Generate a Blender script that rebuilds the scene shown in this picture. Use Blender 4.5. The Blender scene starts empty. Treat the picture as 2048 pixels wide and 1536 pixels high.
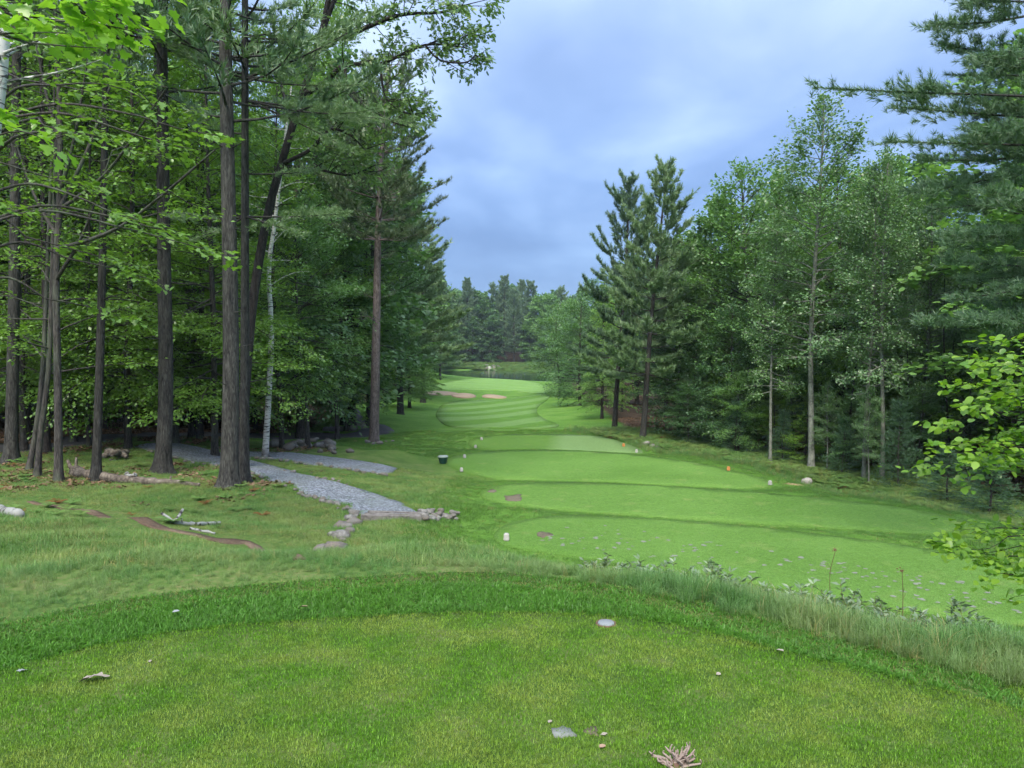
import bpy, math, random
import numpy as np
from mathutils import Vector
from mathutils.geometry import delaunay_2d_cdt

# ------------------------------------------------------------------ camera, sky, sun, exposure
SC = bpy.context.scene
COL = SC.collection
R = math.radians
FPX, CX, CY, HOR = 1538.0, 1024.0, 768.0, 680.0          # photograph's focal length, centre and eye-level row
EYE = 1.6
HAZE = 0.0003
PITCH = math.atan((CY - HOR) / FPX)

cam_d = bpy.data.cameras.new('camera'); cam = bpy.data.objects.new('camera', cam_d); COL.objects.link(cam)
cam.location = (0, 0, EYE); cam.rotation_euler = (R(90) - PITCH, 0, 0)
cam_d.sensor_width = 36; cam_d.lens = 36 * FPX / 2048; cam_d.clip_start = 0.05; cam_d.clip_end = 3000
SC.camera = cam

SUN_EL, SUN_AZ = 48, 190          # azimuth clockwise from +Y: behind the camera, just to the left
sun_d = bpy.data.lights.new('sun', 'SUN'); sun = bpy.data.objects.new('sun', sun_d); COL.objects.link(sun)
sun_d.energy = 1.5; sun_d.angle = R(25); sun_d.color = (1, .93, .78)
_sv = Vector((math.sin(R(SUN_AZ)) * math.cos(R(SUN_EL)), math.cos(R(SUN_AZ)) * math.cos(R(SUN_EL)), math.sin(R(SUN_EL))))
sun.rotation_euler = _sv.to_track_quat('Z', 'Y').to_euler(); sun.location = (30, -40, 60)

SC.view_settings.view_transform = 'Standard'; SC.view_settings.look = 'None'
SC.view_settings.exposure = 1.95; SC.view_settings.gamma = 1; SC.view_settings.use_curve_mapping = False
SC.cycles.use_denoising = True; SC.cycles.denoiser = 'OPENIMAGEDENOISE'; SC.cycles.denoising_input_passes = 'RGB_ALBEDO_NORMAL'
SC.cycles.max_bounces = 5; SC.cycles.diffuse_bounces = 3; SC.cycles.glossy_bounces = 2; SC.cycles.transmission_bounces = 3
SC.cycles.transparent_max_bounces = 4; SC.cycles.volume_bounces = 0; SC.cycles.caustics_reflective = False; SC.cycles.caustics_refractive = False
SC.cycles.sample_clamp_indirect = 2.0; SC.cycles.sample_clamp_direct = 3.0
SC.cycles.use_adaptive_sampling = True; SC.cycles.adaptive_threshold = 0.03
SC.render.use_persistent_data = False


class NT:
    """tiny node-tree writer"""
    def __init__(s, tree): s.t = tree; tree.nodes.clear()
    def n(s, kind, inp=None, **kw):
        nd = s.t.nodes.new(kind)
        for k, v in kw.items(): setattr(nd, k, v)
        for k, v in (inp or {}).items(): s.set(nd.inputs[k], v)
        return nd
    def set(s, sock, v):
        if hasattr(v, 'is_output') or isinstance(v, bpy.types.NodeSocket): s.t.links.new(v, sock)
        elif isinstance(v, (tuple, list)) and len(v) == 3 and sock.type == 'RGBA': sock.default_value = (*v, 1)
        else: sock.default_value = v
    def math(s, op, a, b=0.0, c=0.0, clamp=False):
        nd = s.n('ShaderNodeMath', {0: a, 1: b, 2: c}, operation=op); nd.use_clamp = clamp; return nd.outputs[0]
    def mix(s, f, a, b, blend='MIX'):
        nd = s.n('ShaderNodeMix', {0: f}, data_type='RGBA', blend_type=blend); s.set(nd.inputs[6], a); s.set(nd.inputs[7], b); return nd.outputs[2]
    def noise(s, vec, scale, detail=4, rough=.55, dist=0.0):
        nd = s.n('ShaderNodeTexNoise', {'Scale': scale, 'Detail': detail, 'Roughness': rough, 'Distortion': dist})
        if vec is not None: s.set(nd.inputs['Vector'], vec)
        return nd.outputs[0]
    def ramp(s, f, *stops, interp='LINEAR'):
        nd = s.n('ShaderNodeValToRGB', {0: f}); cr = nd.color_ramp; cr.interpolation = interp
        while len(cr.elements) < len(stops): cr.elements.new(.5)
        for e, (p, c) in zip(cr.elements, stops):
            e.position = p; e.color = (*c, 1) if not isinstance(c, (int, float)) else (c, c, c, 1)
        return nd.outputs[0]
    def scale(s, vec, sc):
        return s.n('ShaderNodeMapping', {'Vector': vec, 'Scale': sc}).outputs[0]


W = bpy.data.worlds.new('World'); SC.world = W; W.use_nodes = True
w = NT(W.node_tree)
skyt = w.n('ShaderNodeTexSky', sky_type='NISHITA', sun_disc=False)
skyt.sun_elevation = R(SUN_EL); skyt.sun_rotation = R(SUN_AZ); skyt.air_density = 1.0; skyt.dust_density = 1.0; skyt.ozone_density = 1.5
bg1 = w.n('ShaderNodeBackground', {'Color': skyt.outputs[0], 'Strength': 0.05})
tc = w.n('ShaderNodeTexCoord').outputs['Generated']
sep = w.n('ShaderNodeSeparateXYZ', {0: tc})
zz = w.math('MAXIMUM', sep.outputs[2], 0.0)
den = w.math('ADD', zz, 0.16)                               # flat cloud deck seen in perspective
cv = w.n('ShaderNodeCombineXYZ', {0: w.math('DIVIDE', sep.outputs[0], den), 1: w.math('DIVIDE', sep.outputs[1], den), 2: 3.7}).outputs[0]
big = w.noise(w.scale(cv, (1.0, .7, 1)), .9, 4, .55, .6)
fine = w.noise(w.scale(cv, (1.0, .6, 1)), 2.0, 5, .5, .4)
tone = w.math('MULTIPLY_ADD', fine, .4, w.math('MULTIPLY', big, .6))
ccol = w.ramp(tone, (.36, (.080, .124, .225)), (.46, (.109, .158, .266)), (.54, (.146, .197, .305)), (.64, (.205, .256, .352)))
ccol = w.mix(w.ramp(zz, (.0, 1.), (.14, .45), (.34, 0.)), ccol, w.mix(1.0, ccol, (.55, .95, 1.35), 'MULTIPLY'))
ccol = w.mix(w.ramp(zz, (.35, 0.), (.9, .65)), ccol, (.34, .36, .37))          # unseen cloud overhead whitened, so its light on the grass is less blue
over = w.math('MULTIPLY_ADD', zz, 1.8, .44)   # overcast sky: zenith brighter than horizon
bg2 = w.n('ShaderNodeBackground', {'Color': ccol, 'Strength': over})
mixs = w.n('ShaderNodeMixShader', {0: .86, 1: bg1.outputs[0], 2: bg2.outputs[0]})
w.n('ShaderNodeOutputWorld', {0: mixs.outputs[0]})

# ------------------------------------------------------------------ projection helpers (photo pixel <-> place)
def ray(px, py):
    a, b = (px - CX) / FPX, -(py - CY) / FPX
    c, s = math.cos(PITCH), math.sin(PITCH)
    return np.array([a, c + b * s, -s + b * c])
def at(px, py, d):
    r = ray(px, py); r = r * (d / r[1]); return np.array([r[0], r[1], r[2] + EYE])
def onplane(px, py, z):
    r = ray(px, py); t = (z - EYE) / r[2]; return np.array([r[0] * t, r[1] * t])
def xof(px, d): return (px - CX) / FPX * d * math.cos(PITCH)

def smooth(a, b, x):
    t = np.clip((x - a) / (b - a), 0, 1); return t * t * (3 - 2 * t)
def inpoly(P, x, y):
    P = np.asarray(P); x = np.asarray(x, float); y = np.asarray(y, float); lo, hi = P.min(0), P.max(0); r = np.zeros(x.shape, bool)
    k = (x >= lo[0]) & (x <= hi[0]) & (y >= lo[1]) & (y <= hi[1])
    if k.any(): r[k] = _inpoly(P, x[k], y[k])
    return r
def _inpoly(P, x, y):
    r = np.zeros(x.shape, bool); n = len(P)
    for i in range(n):
        x0, y0 = P[i]; x1, y1 = P[(i + 1) % n]
        c = ((y0 > y) != (y1 > y)); 
        xi = (x1 - x0) * (y - y0) / (y1 - y0 if y1 != y0 else 1e-12) + x0
        r ^= c & (x < xi)
    return r
def segdist(L, x, y, closed=True):
    L = np.asarray(L); x = np.asarray(x, float); y = np.asarray(y, float); d = np.full(x.shape, 1e9); n = len(L)
    for i in range(n if closed else n - 1):
        a, b = L[i], L[(i + 1) % n]; e = b - a; q = max(e @ e, 1e-9)
        t = np.clip(((x - a[0]) * e[0] + (y - a[1]) * e[1]) / q, 0, 1)
        d = np.minimum(d, np.hypot(x - a[0] - t * e[0], y - a[1] - t * e[1]))
    return d
def sdf(P, x, y):
    P = np.asarray(P); x = np.asarray(x, float); y = np.asarray(y, float); lo, hi = P.min(0) - 5, P.max(0) + 5; out = np.full(x.shape, 99.0)
    k = (x > lo[0]) & (x < hi[0]) & (y > lo[1]) & (y < hi[1])
    if k.any(): d = segdist(P, x[k], y[k]); out[k] = np.where(inpoly(P, x[k], y[k]), -d, d)
    return out
def curve(P, n=8, closed=True):
    """Catmull-Rom smoothing of a polyline"""
    P = np.asarray(P, float); m = len(P); out = []
    for i in range(m if closed else m - 1):
        g = lambda k: P[k % m] if closed else P[min(max(k, 0), m - 1)]
        p0, p1, p2, p3 = g(i - 1), g(i), g(i + 1), g(i + 2)
        for t in np.arange(n) / n:
            out.append(.5 * ((2 * p1) + (p2 - p0) * t + (2 * p0 - 5 * p1 + 4 * p2 - p3) * t * t + (3 * p1 - p0 - 3 * p2 + p3) * t ** 3))
    if not closed: out.append(P[-1])
    return np.array(out)

# ------------------------------------------------------------------ the lie of the land
TEE_IN = [onplane(*p, 0) for p in [(-420, 1470), (0, 1345), (300, 1272), (600, 1242), (1000, 1226), (1300, 1242), (1600, 1312), (1850, 1372), (2048, 1422), (2400, 1500)]]
TEE_OUT = [onplane(*p, 0) for p in [(-420, 1370), (0, 1252), (300, 1192), (700, 1156), (1000, 1146), (1300, 1186), (1600, 1258), (1800, 1308), (2048, 1372), (2400, 1450)]]
TEE_IN = curve([(-5.5, -4)] + [tuple(p) for p in TEE_IN] + [(5.5, -4)], 6)
TEE_OUT = curve([(-7, -5)] + [tuple(p) for p in TEE_OUT] + [(6.5, -5)], 6)
TEES = [  # lower tees: plane height, outline in photo pixels
    (-2.50, [(988, 1075), (1010, 1052), (1060, 1040), (1130, 1033), (1250, 1035), (1450, 1050), (1650, 1072), (1850, 1100), (2060, 1150), (2260, 1210), (2200, 1262), (2060, 1256), (1800, 1222), (1500, 1170), (1250, 1130), (1080, 1106), (1010, 1094)]),
    (-2.90, [(960, 990), (980, 977), (1030, 969), (1100, 966), (1250, 969), (1500, 985), (1700, 1004), (1850, 1025), (1945, 1050), (1880, 1070), (1720, 1062), (1500, 1048), (1300, 1035), (1150, 1024), (1030, 1012), (975, 1001)]),
    (-3.25, [(892, 926), (910, 914), (960, 906), (1050, 902), (1180, 904), (1300, 914), (1430, 934), (1545, 966), (1500, 978), (1400, 975), (1250, 967), (1100, 962), (1000, 960), (940, 948), (905, 937)]),
    (-3.60, [(936, 887), (955, 877), (1000, 871), (1060, 869), (1180, 872), (1240, 884), (1285, 903), (1260, 909), (1180, 904), (1050, 901), (960, 902)]),
]
TEEP = [(z, curve([onplane(*p, z) for p in pts], 5)) for z, pts in TEES]

_anc = []
for x, y in [(-9, -8), (0, -8), (9, -8), (-7, 0), (7, 0), (-30, -10), (30, -10)]: _anc.append((x, y, 0))
for p in TEE_OUT[::3]: _anc.append((p[0], p[1], 0))
for z, P in TEEP:
    for p in P[::6]: _anc.append((p[0], p[1], z))
for px, py, d in [(300, 1130, 6.5), (300, 1085, 9), (300, 1040, 12.5), (20, 1030, 13), (0, 1120, 7.5), (380, 1040, 15), (458, 975, 19), (600, 1120, 11), (660, 1105, 11.8), (720, 1020, 16.5),
                  (880, 1035, 16.2), (900, 1080, 14.2), (840, 985, 20), (325, 945, 21), (22, 925, 22), (-250, 960, 19), (530, 915, 27), (748, 885, 38), (790, 940, 26.5), (560, 905, 29), (300, 890, 26.5), (100, 880, 27.5), (0, 900, 25),
                  (200, 815, 42), (-200, 820, 45), (640, 888, 38), (700, 872, 43), (780, 830, 56), (840, 800, 86), (1000, 855, 53), (900, 825, 70), (1080, 815, 78), (930, 791, 100), (1100, 790, 100),
                  (870, 768, 122), (980, 757, 142), (1060, 762, 134), (985, 775, 116), (1160, 812, 74), (1285, 880, 40), (1230, 858, 46.5), (1430, 905, 36), (1630, 940, 32), (1775, 965, 29),
                  (2000, 1015, 25), (2060, 1080, 20), (2300, 1200, 14), (1700, 990, 28), (1130, 800, 90)]:
    q = at(px, py, d); _anc.append((q[0], q[1], q[2]))
for q in [(-9, 34, -3.0), (-4, 31, -3.05), (-60, 60, 1.5), (-90, 20, 2), (-30, 70, -1.5), (-40, 120, -1), (-25, 160, -4), (60, 60, -4.5), (30, 45, -4.3), (30, 80, -5), (60, 20, -4), (40, 130, -5), (90, 100, -3), (0, 165, -8.2), (-14, 178, -8.2), (10, 160, -8.2), (-4, 198, -8.0), (18, 190, -7.5),
          (0, 214, -5.9), (-16, 212, -5.5), (16, 200, -5.9), (0, 226, -4.6), (-30, 215, -4), (-30, 260, -1), (0, 265, -1.5), (40, 250, -2), (-100, 250, 3), (100, 250, 2), (0, 400, 6), (-200, 300, 6), (200, 300, 6), (-200, 0, 4), (200, 0, -2), (-200, 600, 8), (200, 600, 8), (0, 700, 8), (0, -60, 0), (-100, -80, 2), (100, -80, 0)]: _anc.append(q)
_A = np.array(_anc); _S = 20.0
def _U(r2): return np.where(r2 > 1e-12, .5 * r2 * np.log(np.maximum(r2, 1e-12)), 0)
_n = len(_A); _ax = _A[:, :2] / _S
_K = _U(((_ax[:, None] - _ax[None]) ** 2).sum(-1)) + np.eye(_n) * 2e-4
_Pm = np.c_[np.ones(_n), _ax]
_sol = np.linalg.solve(np.block([[_K, _Pm], [_Pm.T, np.zeros((3, 3))]]), np.r_[_A[:, 2], np.zeros(3)])
POND_Z = -6.5
def _tps(x, y):
    q = np.c_[x, y] / _S; out = _sol[_n] + q @ _sol[_n + 1:]
    for i in range(_n): out += _sol[i] * _U(((q - _ax[i]) ** 2).sum(1))
    return out
def _bumps(x, y):
    return .028 * (np.sin(2.1 * x + 1.3 * np.sin(1.1 * y)) + np.sin(1.7 * y + 1.9 * np.sin(.9 * x + 2)) + .6 * np.sin(4.3 * x - 3.1 * y + 1))
def height(x, y):
    x = np.atleast_1d(np.asarray(x, float)); y = np.atleast_1d(np.asarray(y, float)); sh = x.shape; x = x.ravel(); y = y.ravel()
    xc, yc = np.clip(x, -190, 190), np.clip(y, -70, 640)
    z = _tps(xc, yc)
    b = _bumps(x, y); flat = np.ones_like(z)
    near = (np.abs(x) < 40) & (y < 60)
    if near.any():
        xn, yn = x[near], y[near]; zn = z[near]; fn = np.ones_like(zn)
        for zt, P in TEEP:
            d = sdf(P, xn, yn); t = smooth(.05, 2.2, d); zn = zt + (zn - zt) * t; fn *= smooth(.0, 1.5, d)
        d = sdf(TEE_OUT, xn, yn); t = smooth(0, 2.4, d); zn = zn * t; fn *= smooth(0, 1.2, d)
        dq = np.clip(d, 0, 2.4); zn = np.minimum(zn, -.36 * dq * smooth(0, .5, dq) * smooth(-1.5, .8, xn) * smooth(.5, 2.2, yn) * smooth(5, 3.5, d))
        z[near] = zn; flat[near] = fn
    flat *= 1 - .8 * smooth(45, 60, y) * (1 - smooth(8, 14, np.abs(x)))
    return (z + b * flat).reshape(sh)
def hz(x, y): return float(height([x], [y])[0])
def G(px, py, dmax=260):
    """where the photo pixel's ray meets the ground"""
    r = ray(px, py); ts = np.concatenate([np.arange(2.5, 30, .3), np.arange(30, dmax, 1.5)])
    P = r[None] * ts[:, None]; f = P[:, 2] + EYE - height(P[:, 0], P[:, 1])
    k = np.where(f < 0)[0]
    if len(k) == 0: t = dmax
    else:
        i = k[0]; i0 = max(i - 1, 0); t = ts[i0] + (ts[i] - ts[i0]) * (f[i0] / (f[i0] - f[i] + 1e-9))
    p = r * t; return np.array([p[0], p[1]])

# ------------------------------------------------------------------ mesh and object helpers
def mesh_np(name, V, F, mats=(), smooth_=False, mi=None):
    """V (n,3), F (m,k) with one k"""
    V = np.asarray(V, np.float32); F = np.asarray(F, np.int32); m, k = F.shape
    me = bpy.data.meshes.new(name); me.vertices.add(len(V)); me.vertices.foreach_set('co', V.ravel())
    me.loops.add(m * k); me.loops.foreach_set('vertex_index', F.ravel()); me.polygons.add(m)
    me.polygons.foreach_set('loop_start', np.arange(0, m * k, k, dtype=np.int32))
    if smooth_: me.polygons.foreach_set('use_smooth', np.ones(m, bool))
    if mi is not None: me.polygons.foreach_set('material_index', np.asarray(mi, np.int32))
    for mt in (mats if isinstance(mats, (list, tuple)) else [mats]): me.materials.append(mt)
    me.update(calc_edges=True); me.validate(); return me
def obj(name, me, parent=None, loc=None):
    o = bpy.data.objects.new(name, me); COL.objects.link(o)
    if parent: o.parent = parent
    if loc is not None: o.location = loc
    return o
def tag(o, label=None, cat=None, group=None, kind=None):
    if label: o['label'] = label
    if cat: o['category'] = cat
    if group: o['group'] = group
    if kind: o['kind'] = kind
    return o
def empty(name, loc, rz=0, sc=1):
    o = bpy.data.objects.new(name, None); COL.objects.link(o); o.location = loc; o.rotation_euler = (0, 0, rz)
    o.scale = sc if isinstance(sc, tuple) else (sc, sc, sc); o.empty_display_size = .2; return o
class Acc:
    """collects triangles"""
    def __init__(s): s.V = []; s.F = []; s.M = []; s.n = 0
    def add(s, V, F, m=0):
        V = np.asarray(V, float); F = np.asarray(F, int)
        if F.shape[1] == 4: F = np.r_[F[:, [0, 1, 2]], F[:, [0, 2, 3]]]
        s.V.append(V); s.F.append(F + s.n); s.M.append(np.full(len(F), m)); s.n += len(V)
    def mesh(s, name, mats, smooth_=False):
        return mesh_np(name, np.concatenate(s.V), np.concatenate(s.F), mats, smooth_, np.concatenate(s.M))
    def tris(s): return sum(len(f) for f in s.F)
def unit(v): v = np.asarray(v, float); return v / (np.linalg.norm(v, axis=-1, keepdims=True) + 1e-12)
def tube(acc, path, rad, k=6, m=0, lobes=0.0, cap=True, ph=0):
    path = np.asarray(path, float); n = len(path); rad = np.broadcast_to(np.asarray(rad, float), (n,))
    T = unit(np.gradient(path, axis=0)); ref = np.array([0, 0, 1.]) if abs(T[0, 2]) < .8 else np.array([1., 0, 0])
    A = unit(np.cross(T, ref)); B = np.cross(T, A)
    th = np.arange(k) / k * 2 * np.pi
    rr = rad[:, None] * np.ones(k)[None]
    if lobes: rr = rr * (1 + lobes * np.exp(-np.arange(n) / 2.2)[:, None] * np.cos(5 * th + ph)[None])
    V = path[:, None] + rr[..., None] * (np.cos(th)[None, :, None] * A[:, None] + np.sin(th)[None, :, None] * B[:, None])
    V = V.reshape(-1, 3); i, j = np.meshgrid(np.arange(n - 1), np.arange(k), indexing='ij'); i = i.ravel(); j = j.ravel(); j2 = (j + 1) % k
    F = np.c_[i * k + j, i * k + j2, (i + 1) * k + j2, (i + 1) * k + j]
    F = np.r_[F[:, [0, 1, 2]], F[:, [0, 2, 3]]]
    if cap:
        V = np.r_[V, path[:1], path[-1:]]; jj = np.arange(k); j2 = (jj + 1) % k
        F = np.r_[F, np.c_[jj * 0 + n * k, j2, jj], np.c_[jj * 0 + n * k + 1, (n - 1) * k + jj, (n - 1) * k + j2]]
    acc.add(V, F, m)
def stamp(acc, tv, tf, pos, ax, nm, size, m=0):
    """copies template (u along ax, v sideways, w along nm) to each pos"""
    pos = np.asarray(pos, float)
    if len(pos) == 0: return
    ax = unit(ax); sd = unit(np.cross(nm, ax)); nn = np.cross(ax, sd); size = np.broadcast_to(np.asarray(size, float), (len(pos),))
    V = pos[:, None] + size[:, None, None] * (tv[None, :, 0, None] * ax[:, None] + tv[None, :, 1, None] * sd[:, None] + tv[None, :, 2, None] * nn[:, None])
    k = len(tv); F = tf[None] + (np.arange(len(pos)) * k)[:, None, None]
    acc.add(V.reshape(-1, 3), F.reshape(-1, tf.shape[1]), m)

# leaf templates
DIAMOND = (np.array([(0, 0, 0), (.45, .34, .07), (1, 0, -.03), (.45, -.34, .07)]), np.array([(0, 1, 2), (0, 2, 3)]))
BROAD = (np.array([(0, 0, 0), (.3, .42, .06), (.75, .36, .03), (1, 0, -.06), (.75, -.36, .03), (.3, -.42, .06)]), np.array([(0, 1, 2), (0, 2, 3), (0, 3, 4), (0, 4, 5)]))
OVAL = (np.array([(0, 0, 0), (.14, .24, .03), (.42, .37, .06), (.75, .25, .03), (1, 0, -.07), (.75, -.25, .03), (.42, -.37, .06), (.14, -.24, .03), (.45, 0, -.01)]), np.array([(8, i, (i + 1) % 8) for i in range(8)]))
_mp = [(0, 0), (.02, .18), (-.08, .42), (.18, .36), (.28, .62), (.42, .40), (.52, .46), (.58, .20), (.78, .24), (1, 0)]
_mp = _mp + [(a, -b) for a, b in _mp[-2:0:-1]]
MAPLE = (np.array([(a, b * .95, .05 * abs(b) - .10 * a * a) for a, b in _mp] + [(.3, 0, 0)]), np.array([(len(_mp), i, (i + 1) % len(_mp)) for i in range(len(_mp))]))
_ok = [(0, 0), (.12, .05), (.2, .2), (.3, .08), (.42, .3), (.52, .1), (.66, .3), (.74, .12), (.9, .16), (1, 0)]
_ok = _ok + [(a, -b) for a, b in _ok[-2:0:-1]]
OAK = (np.array([(a, b, .05 * abs(b) * 2 - .1 * a * a) for a, b in _ok] + [(.5, 0, 0)]), np.array([(len(_ok), i, (i + 1) % len(_ok)) for i in range(len(_ok))]))
_TT = {}
def tuft_template(seed, K, wid, spread=.6):
    if (seed, K, wid) not in _TT: _TT[seed, K, wid] = _tuft(seed, K, wid, spread)
    return _TT[seed, K, wid]
def _tuft(seed, K, wid, spread):
    g = np.random.default_rng(seed); V = []; F = []
    for i in range(K):
        a = g.uniform(0, 2 * np.pi); c = np.cos(g.uniform(.1, spread * 1.9)); s_ = math.sqrt(1 - c * c)
        d = np.array([c, s_ * math.cos(a), s_ * math.sin(a)]); side = unit(np.cross(d, g.normal(size=3))) * wid
        b = np.array([g.uniform(-.5, .05), 0, 0]); l = g.uniform(.75, 1.1)
        V += [b - side, b + side, b + d * l]; F.append((3 * i, 3 * i + 1, 3 * i + 2))
    return np.array(V), np.array(F)

# ------------------------------------------------------------------ materials
def newmat(name):
    m = bpy.data.materials.new(name); m.use_nodes = True; return m, NT(m.node_tree)
def surf(t, col, rough=.85, bump=None, bstr=.4, bdist=.02, spec=.3):
    inp = {'Base Color': col, 'Roughness': rough, 'Specular IOR Level': spec}
    if bump is not None: inp['Normal'] = t.n('ShaderNodeBump', {'Height': bump, 'Strength': bstr, 'Distance': bdist}).outputs[0]
    b = t.n('ShaderNodeBsdfPrincipled', inp); t.n('ShaderNodeOutputMaterial', {0: b.outputs[0]})
def leafmat(name, a, b, c=None, trans=.35, gloss=.10, grough=.42, vary=.35, world=None):
    """a..b spread leaf by leaf, c the odd tree or patch"""
    m, t = newmat(name)
    geo = t.n('ShaderNodeNewGeometry'); oi = t.n('ShaderNodeObjectInfo')
    col = t.mix(geo.outputs['Random Per Island'], a, b)
    if c is not None:
        f = oi.outputs['Random'] if world is None else t.ramp(t.noise(geo.outputs['Position'], world, 3), (.42, 0.), (.62, 1.))
        col = t.mix(t.math('MULTIPLY', f, .75), col, c)
    val = t.math('MULTIPLY_ADD', oi.outputs['Random'], vary, 1 - vary / 2)
    col = t.n('ShaderNodeHueSaturation', {'Value': val, 'Color': col}).outputs[0]
    d = t.n('ShaderNodeBsdfDiffuse', {'Color': col})
    tr = t.n('ShaderNodeBsdfTranslucent', {'Color': t.mix(.55, col, t.mix(1.0, col, (1.5, 1.5, .45), 'MULTIPLY'))})
    s1 = t.n('ShaderNodeMixShader', {0: trans, 1: d.outputs[0], 2: tr.outputs[0]})
    gl = t.n('ShaderNodeBsdfGlossy', {'Color': (1, 1, 1), 'Roughness': grough})
    s2 = t.n('ShaderNodeMixShader', {0: gloss * .45, 1: s1.outputs[0], 2: gl.outputs[0]})
    t.n('ShaderNodeOutputMaterial', {0: s2.outputs[0]}); return m
M = {}
M['maple'] = leafmat('maple_leaves', (.075, .175, .028), (.140, .285, .042), (.17, .31, .04), .42)
M['maple_bright'] = leafmat('bright_maple_leaves', (.13, .29, .025), (.21, .40, .04), None, .5)  # brighter, yellower green for the near lobed-leaf maple
M['broad'] = leafmat('broad_leaves', (.052, .145, .060), (.125, .260, .095), (.15, .28, .065), .38)
M['oak'] = leafmat('oak_leaves', (.075, .155, .045), (.145, .245, .070), None, .38, .12)
M['aspen'] = leafmat('aspen_leaves', (.075, .165, .075), (.135, .255, .115), (.15, .27, .09), .38, .10, .45)
M['beech'] = leafmat('beech_leaves', (.070, .18, .014), (.20, .34, .032), None, .5, .07, .45)
M['pine'] = leafmat('pine_needles', (.080, .170, .095), (.150, .255, .135), (.15, .23, .085), .2, .10, .5)
M['redpine'] = leafmat('red_pine_needles', (.070, .130, .065), (.135, .195, .085), (.14, .18, .07), .2, .10, .5)
M['hemlock'] = leafmat('hemlock_needles', (.085, .185, .042), (.155, .29, .060), None, .25, .08, .5)
M['fir'] = leafmat('fir_needles', (.055, .130, .070), (.10, .20, .095), None, .2, .08, .5)
M['fern'] = leafmat('fern_fronds', (.09, .20, .05), (.18, .32, .09), (.20, .28, .08), .4, .05, .5, .3, .6)
M['deadfern'] = leafmat('dead_fern', (.16, .07, .03), (.25, .12, .05), None, .3, .03)
M['turf'] = leafmat('mown_turf', (.040, .125, .008), (.165, .350, .026), (.23, .30, .06), .35, .04, .5, .8, 2.3)
M['collar'] = leafmat('collar_grass', (.024, .092, .009), (.085, .225, .022), (.07, .19, .025), .35, .05, .5, .7, 1.5)
M['longgrass'] = leafmat('long_grass', (.055, .150, .035), (.150, .300, .085), (.20, .27, .10), .4, .06, .5, .5, 1.3)
M['sedge'] = leafmat('forest_sedge', (.070, .175, .042), (.175, .31, .090), (.24, .30, .10), .4, .05, .5, .6, .7)
M['rough'] = leafmat('rough_grass', (.055, .140, .020), (.135, .27, .045), (.10, .22, .05), .4, .05, .5, .5, .4)
M['teeturf'] = leafmat('lower_tee_turf', (.090, .190, .030), (.160, .300, .065), (.19, .31, .09), .35, .04, .5, .35, .8)
M['straw'] = leafmat('straw_grass', (.20, .21, .07), (.34, .30, .12), None, .35, .05)
M['litter'] = leafmat('leaf_litter', (.10, .055, .035), (.26, .17, .11), None, .1, .05)
M['greyweed'] = leafmat('grey_green_weed', (.11, .18, .10), (.20, .28, .17), None, .35, .08)

def groundnoise(name, stops, s1=1.2, s2=14, bump=30, bs=.5, bd=.02, rough=.95, mixf=.5):
    m, t = newmat(name); p = t.n('ShaderNodeNewGeometry').outputs['Position']
    f = t.math('MULTIPLY_ADD', t.noise(p, s1, 4), mixf, t.math('MULTIPLY', t.noise(p, s2, 5, .65), 1 - mixf))
    surf(t, t.ramp(f, *stops), rough, t.noise(p, bump, 4, .7), bs, bd, .15); return m
M['sand'] = groundnoise('bunker_sand', [(.35, (.26, .19, .13)), (.65, (.36, .28, .205))], .8, 6, 8, .4, .05)
M['dirt'] = groundnoise('dirt_trail', [(.35, (.075, .050, .036)), (.5, (.13, .090, .065)), (.66, (.22, .165, .12))], 1.5, 22, 40, .8, .03)
M['asphalt'] = groundnoise('asphalt', [(.35, (.045, .046, .052)), (.65, (.085, .086, .095))], .6, 40, 60, .4, .01, .8)
M['soil'] = groundnoise('bare_soil', [(.35, (.075, .062, .045)), (.65, (.17, .145, .11))], 4, 40, 60, .6, .01)
M['greysand'] = groundnoise('grey_sand', [(.35, (.12, .135, .12)), (.65, (.24, .255, .245))], 6, 60, 80, .6, .01)
M['divot'] = groundnoise('divot_sand', [(.35, (.13, .155, .11)), (.65, (.22, .24, .20))], 6, 60, 80, .6, .01)
M['orangesoil'] = groundnoise('sandy_soil', [(.35, (.25, .17, .09)), (.65, (.42, .31, .19))], 3, 20, 30, .6, .02)

m, t = newmat('blue_grey_gravel'); p = t.n('ShaderNodeNewGeometry').outputs['Position']
vo = t.n('ShaderNodeTexVoronoi', {'Vector': p, 'Scale': 30.0}); cell = vo.outputs['Color']
v = t.n('ShaderNodeSeparateColor', {0: cell}).outputs[0]
col = t.mix(t.ramp(t.noise(p, 1.1, 4), (.35, 0.), (.7, .5)), t.ramp(v, (0., (.06, .067, .085)), (.5, (.17, .19, .235)), (1., (.36, .39, .46))), (.13, .16, .13))
surf(t, col, .85, vo.outputs['Distance'], .9, .03, .2); M['gravel'] = m

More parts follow.
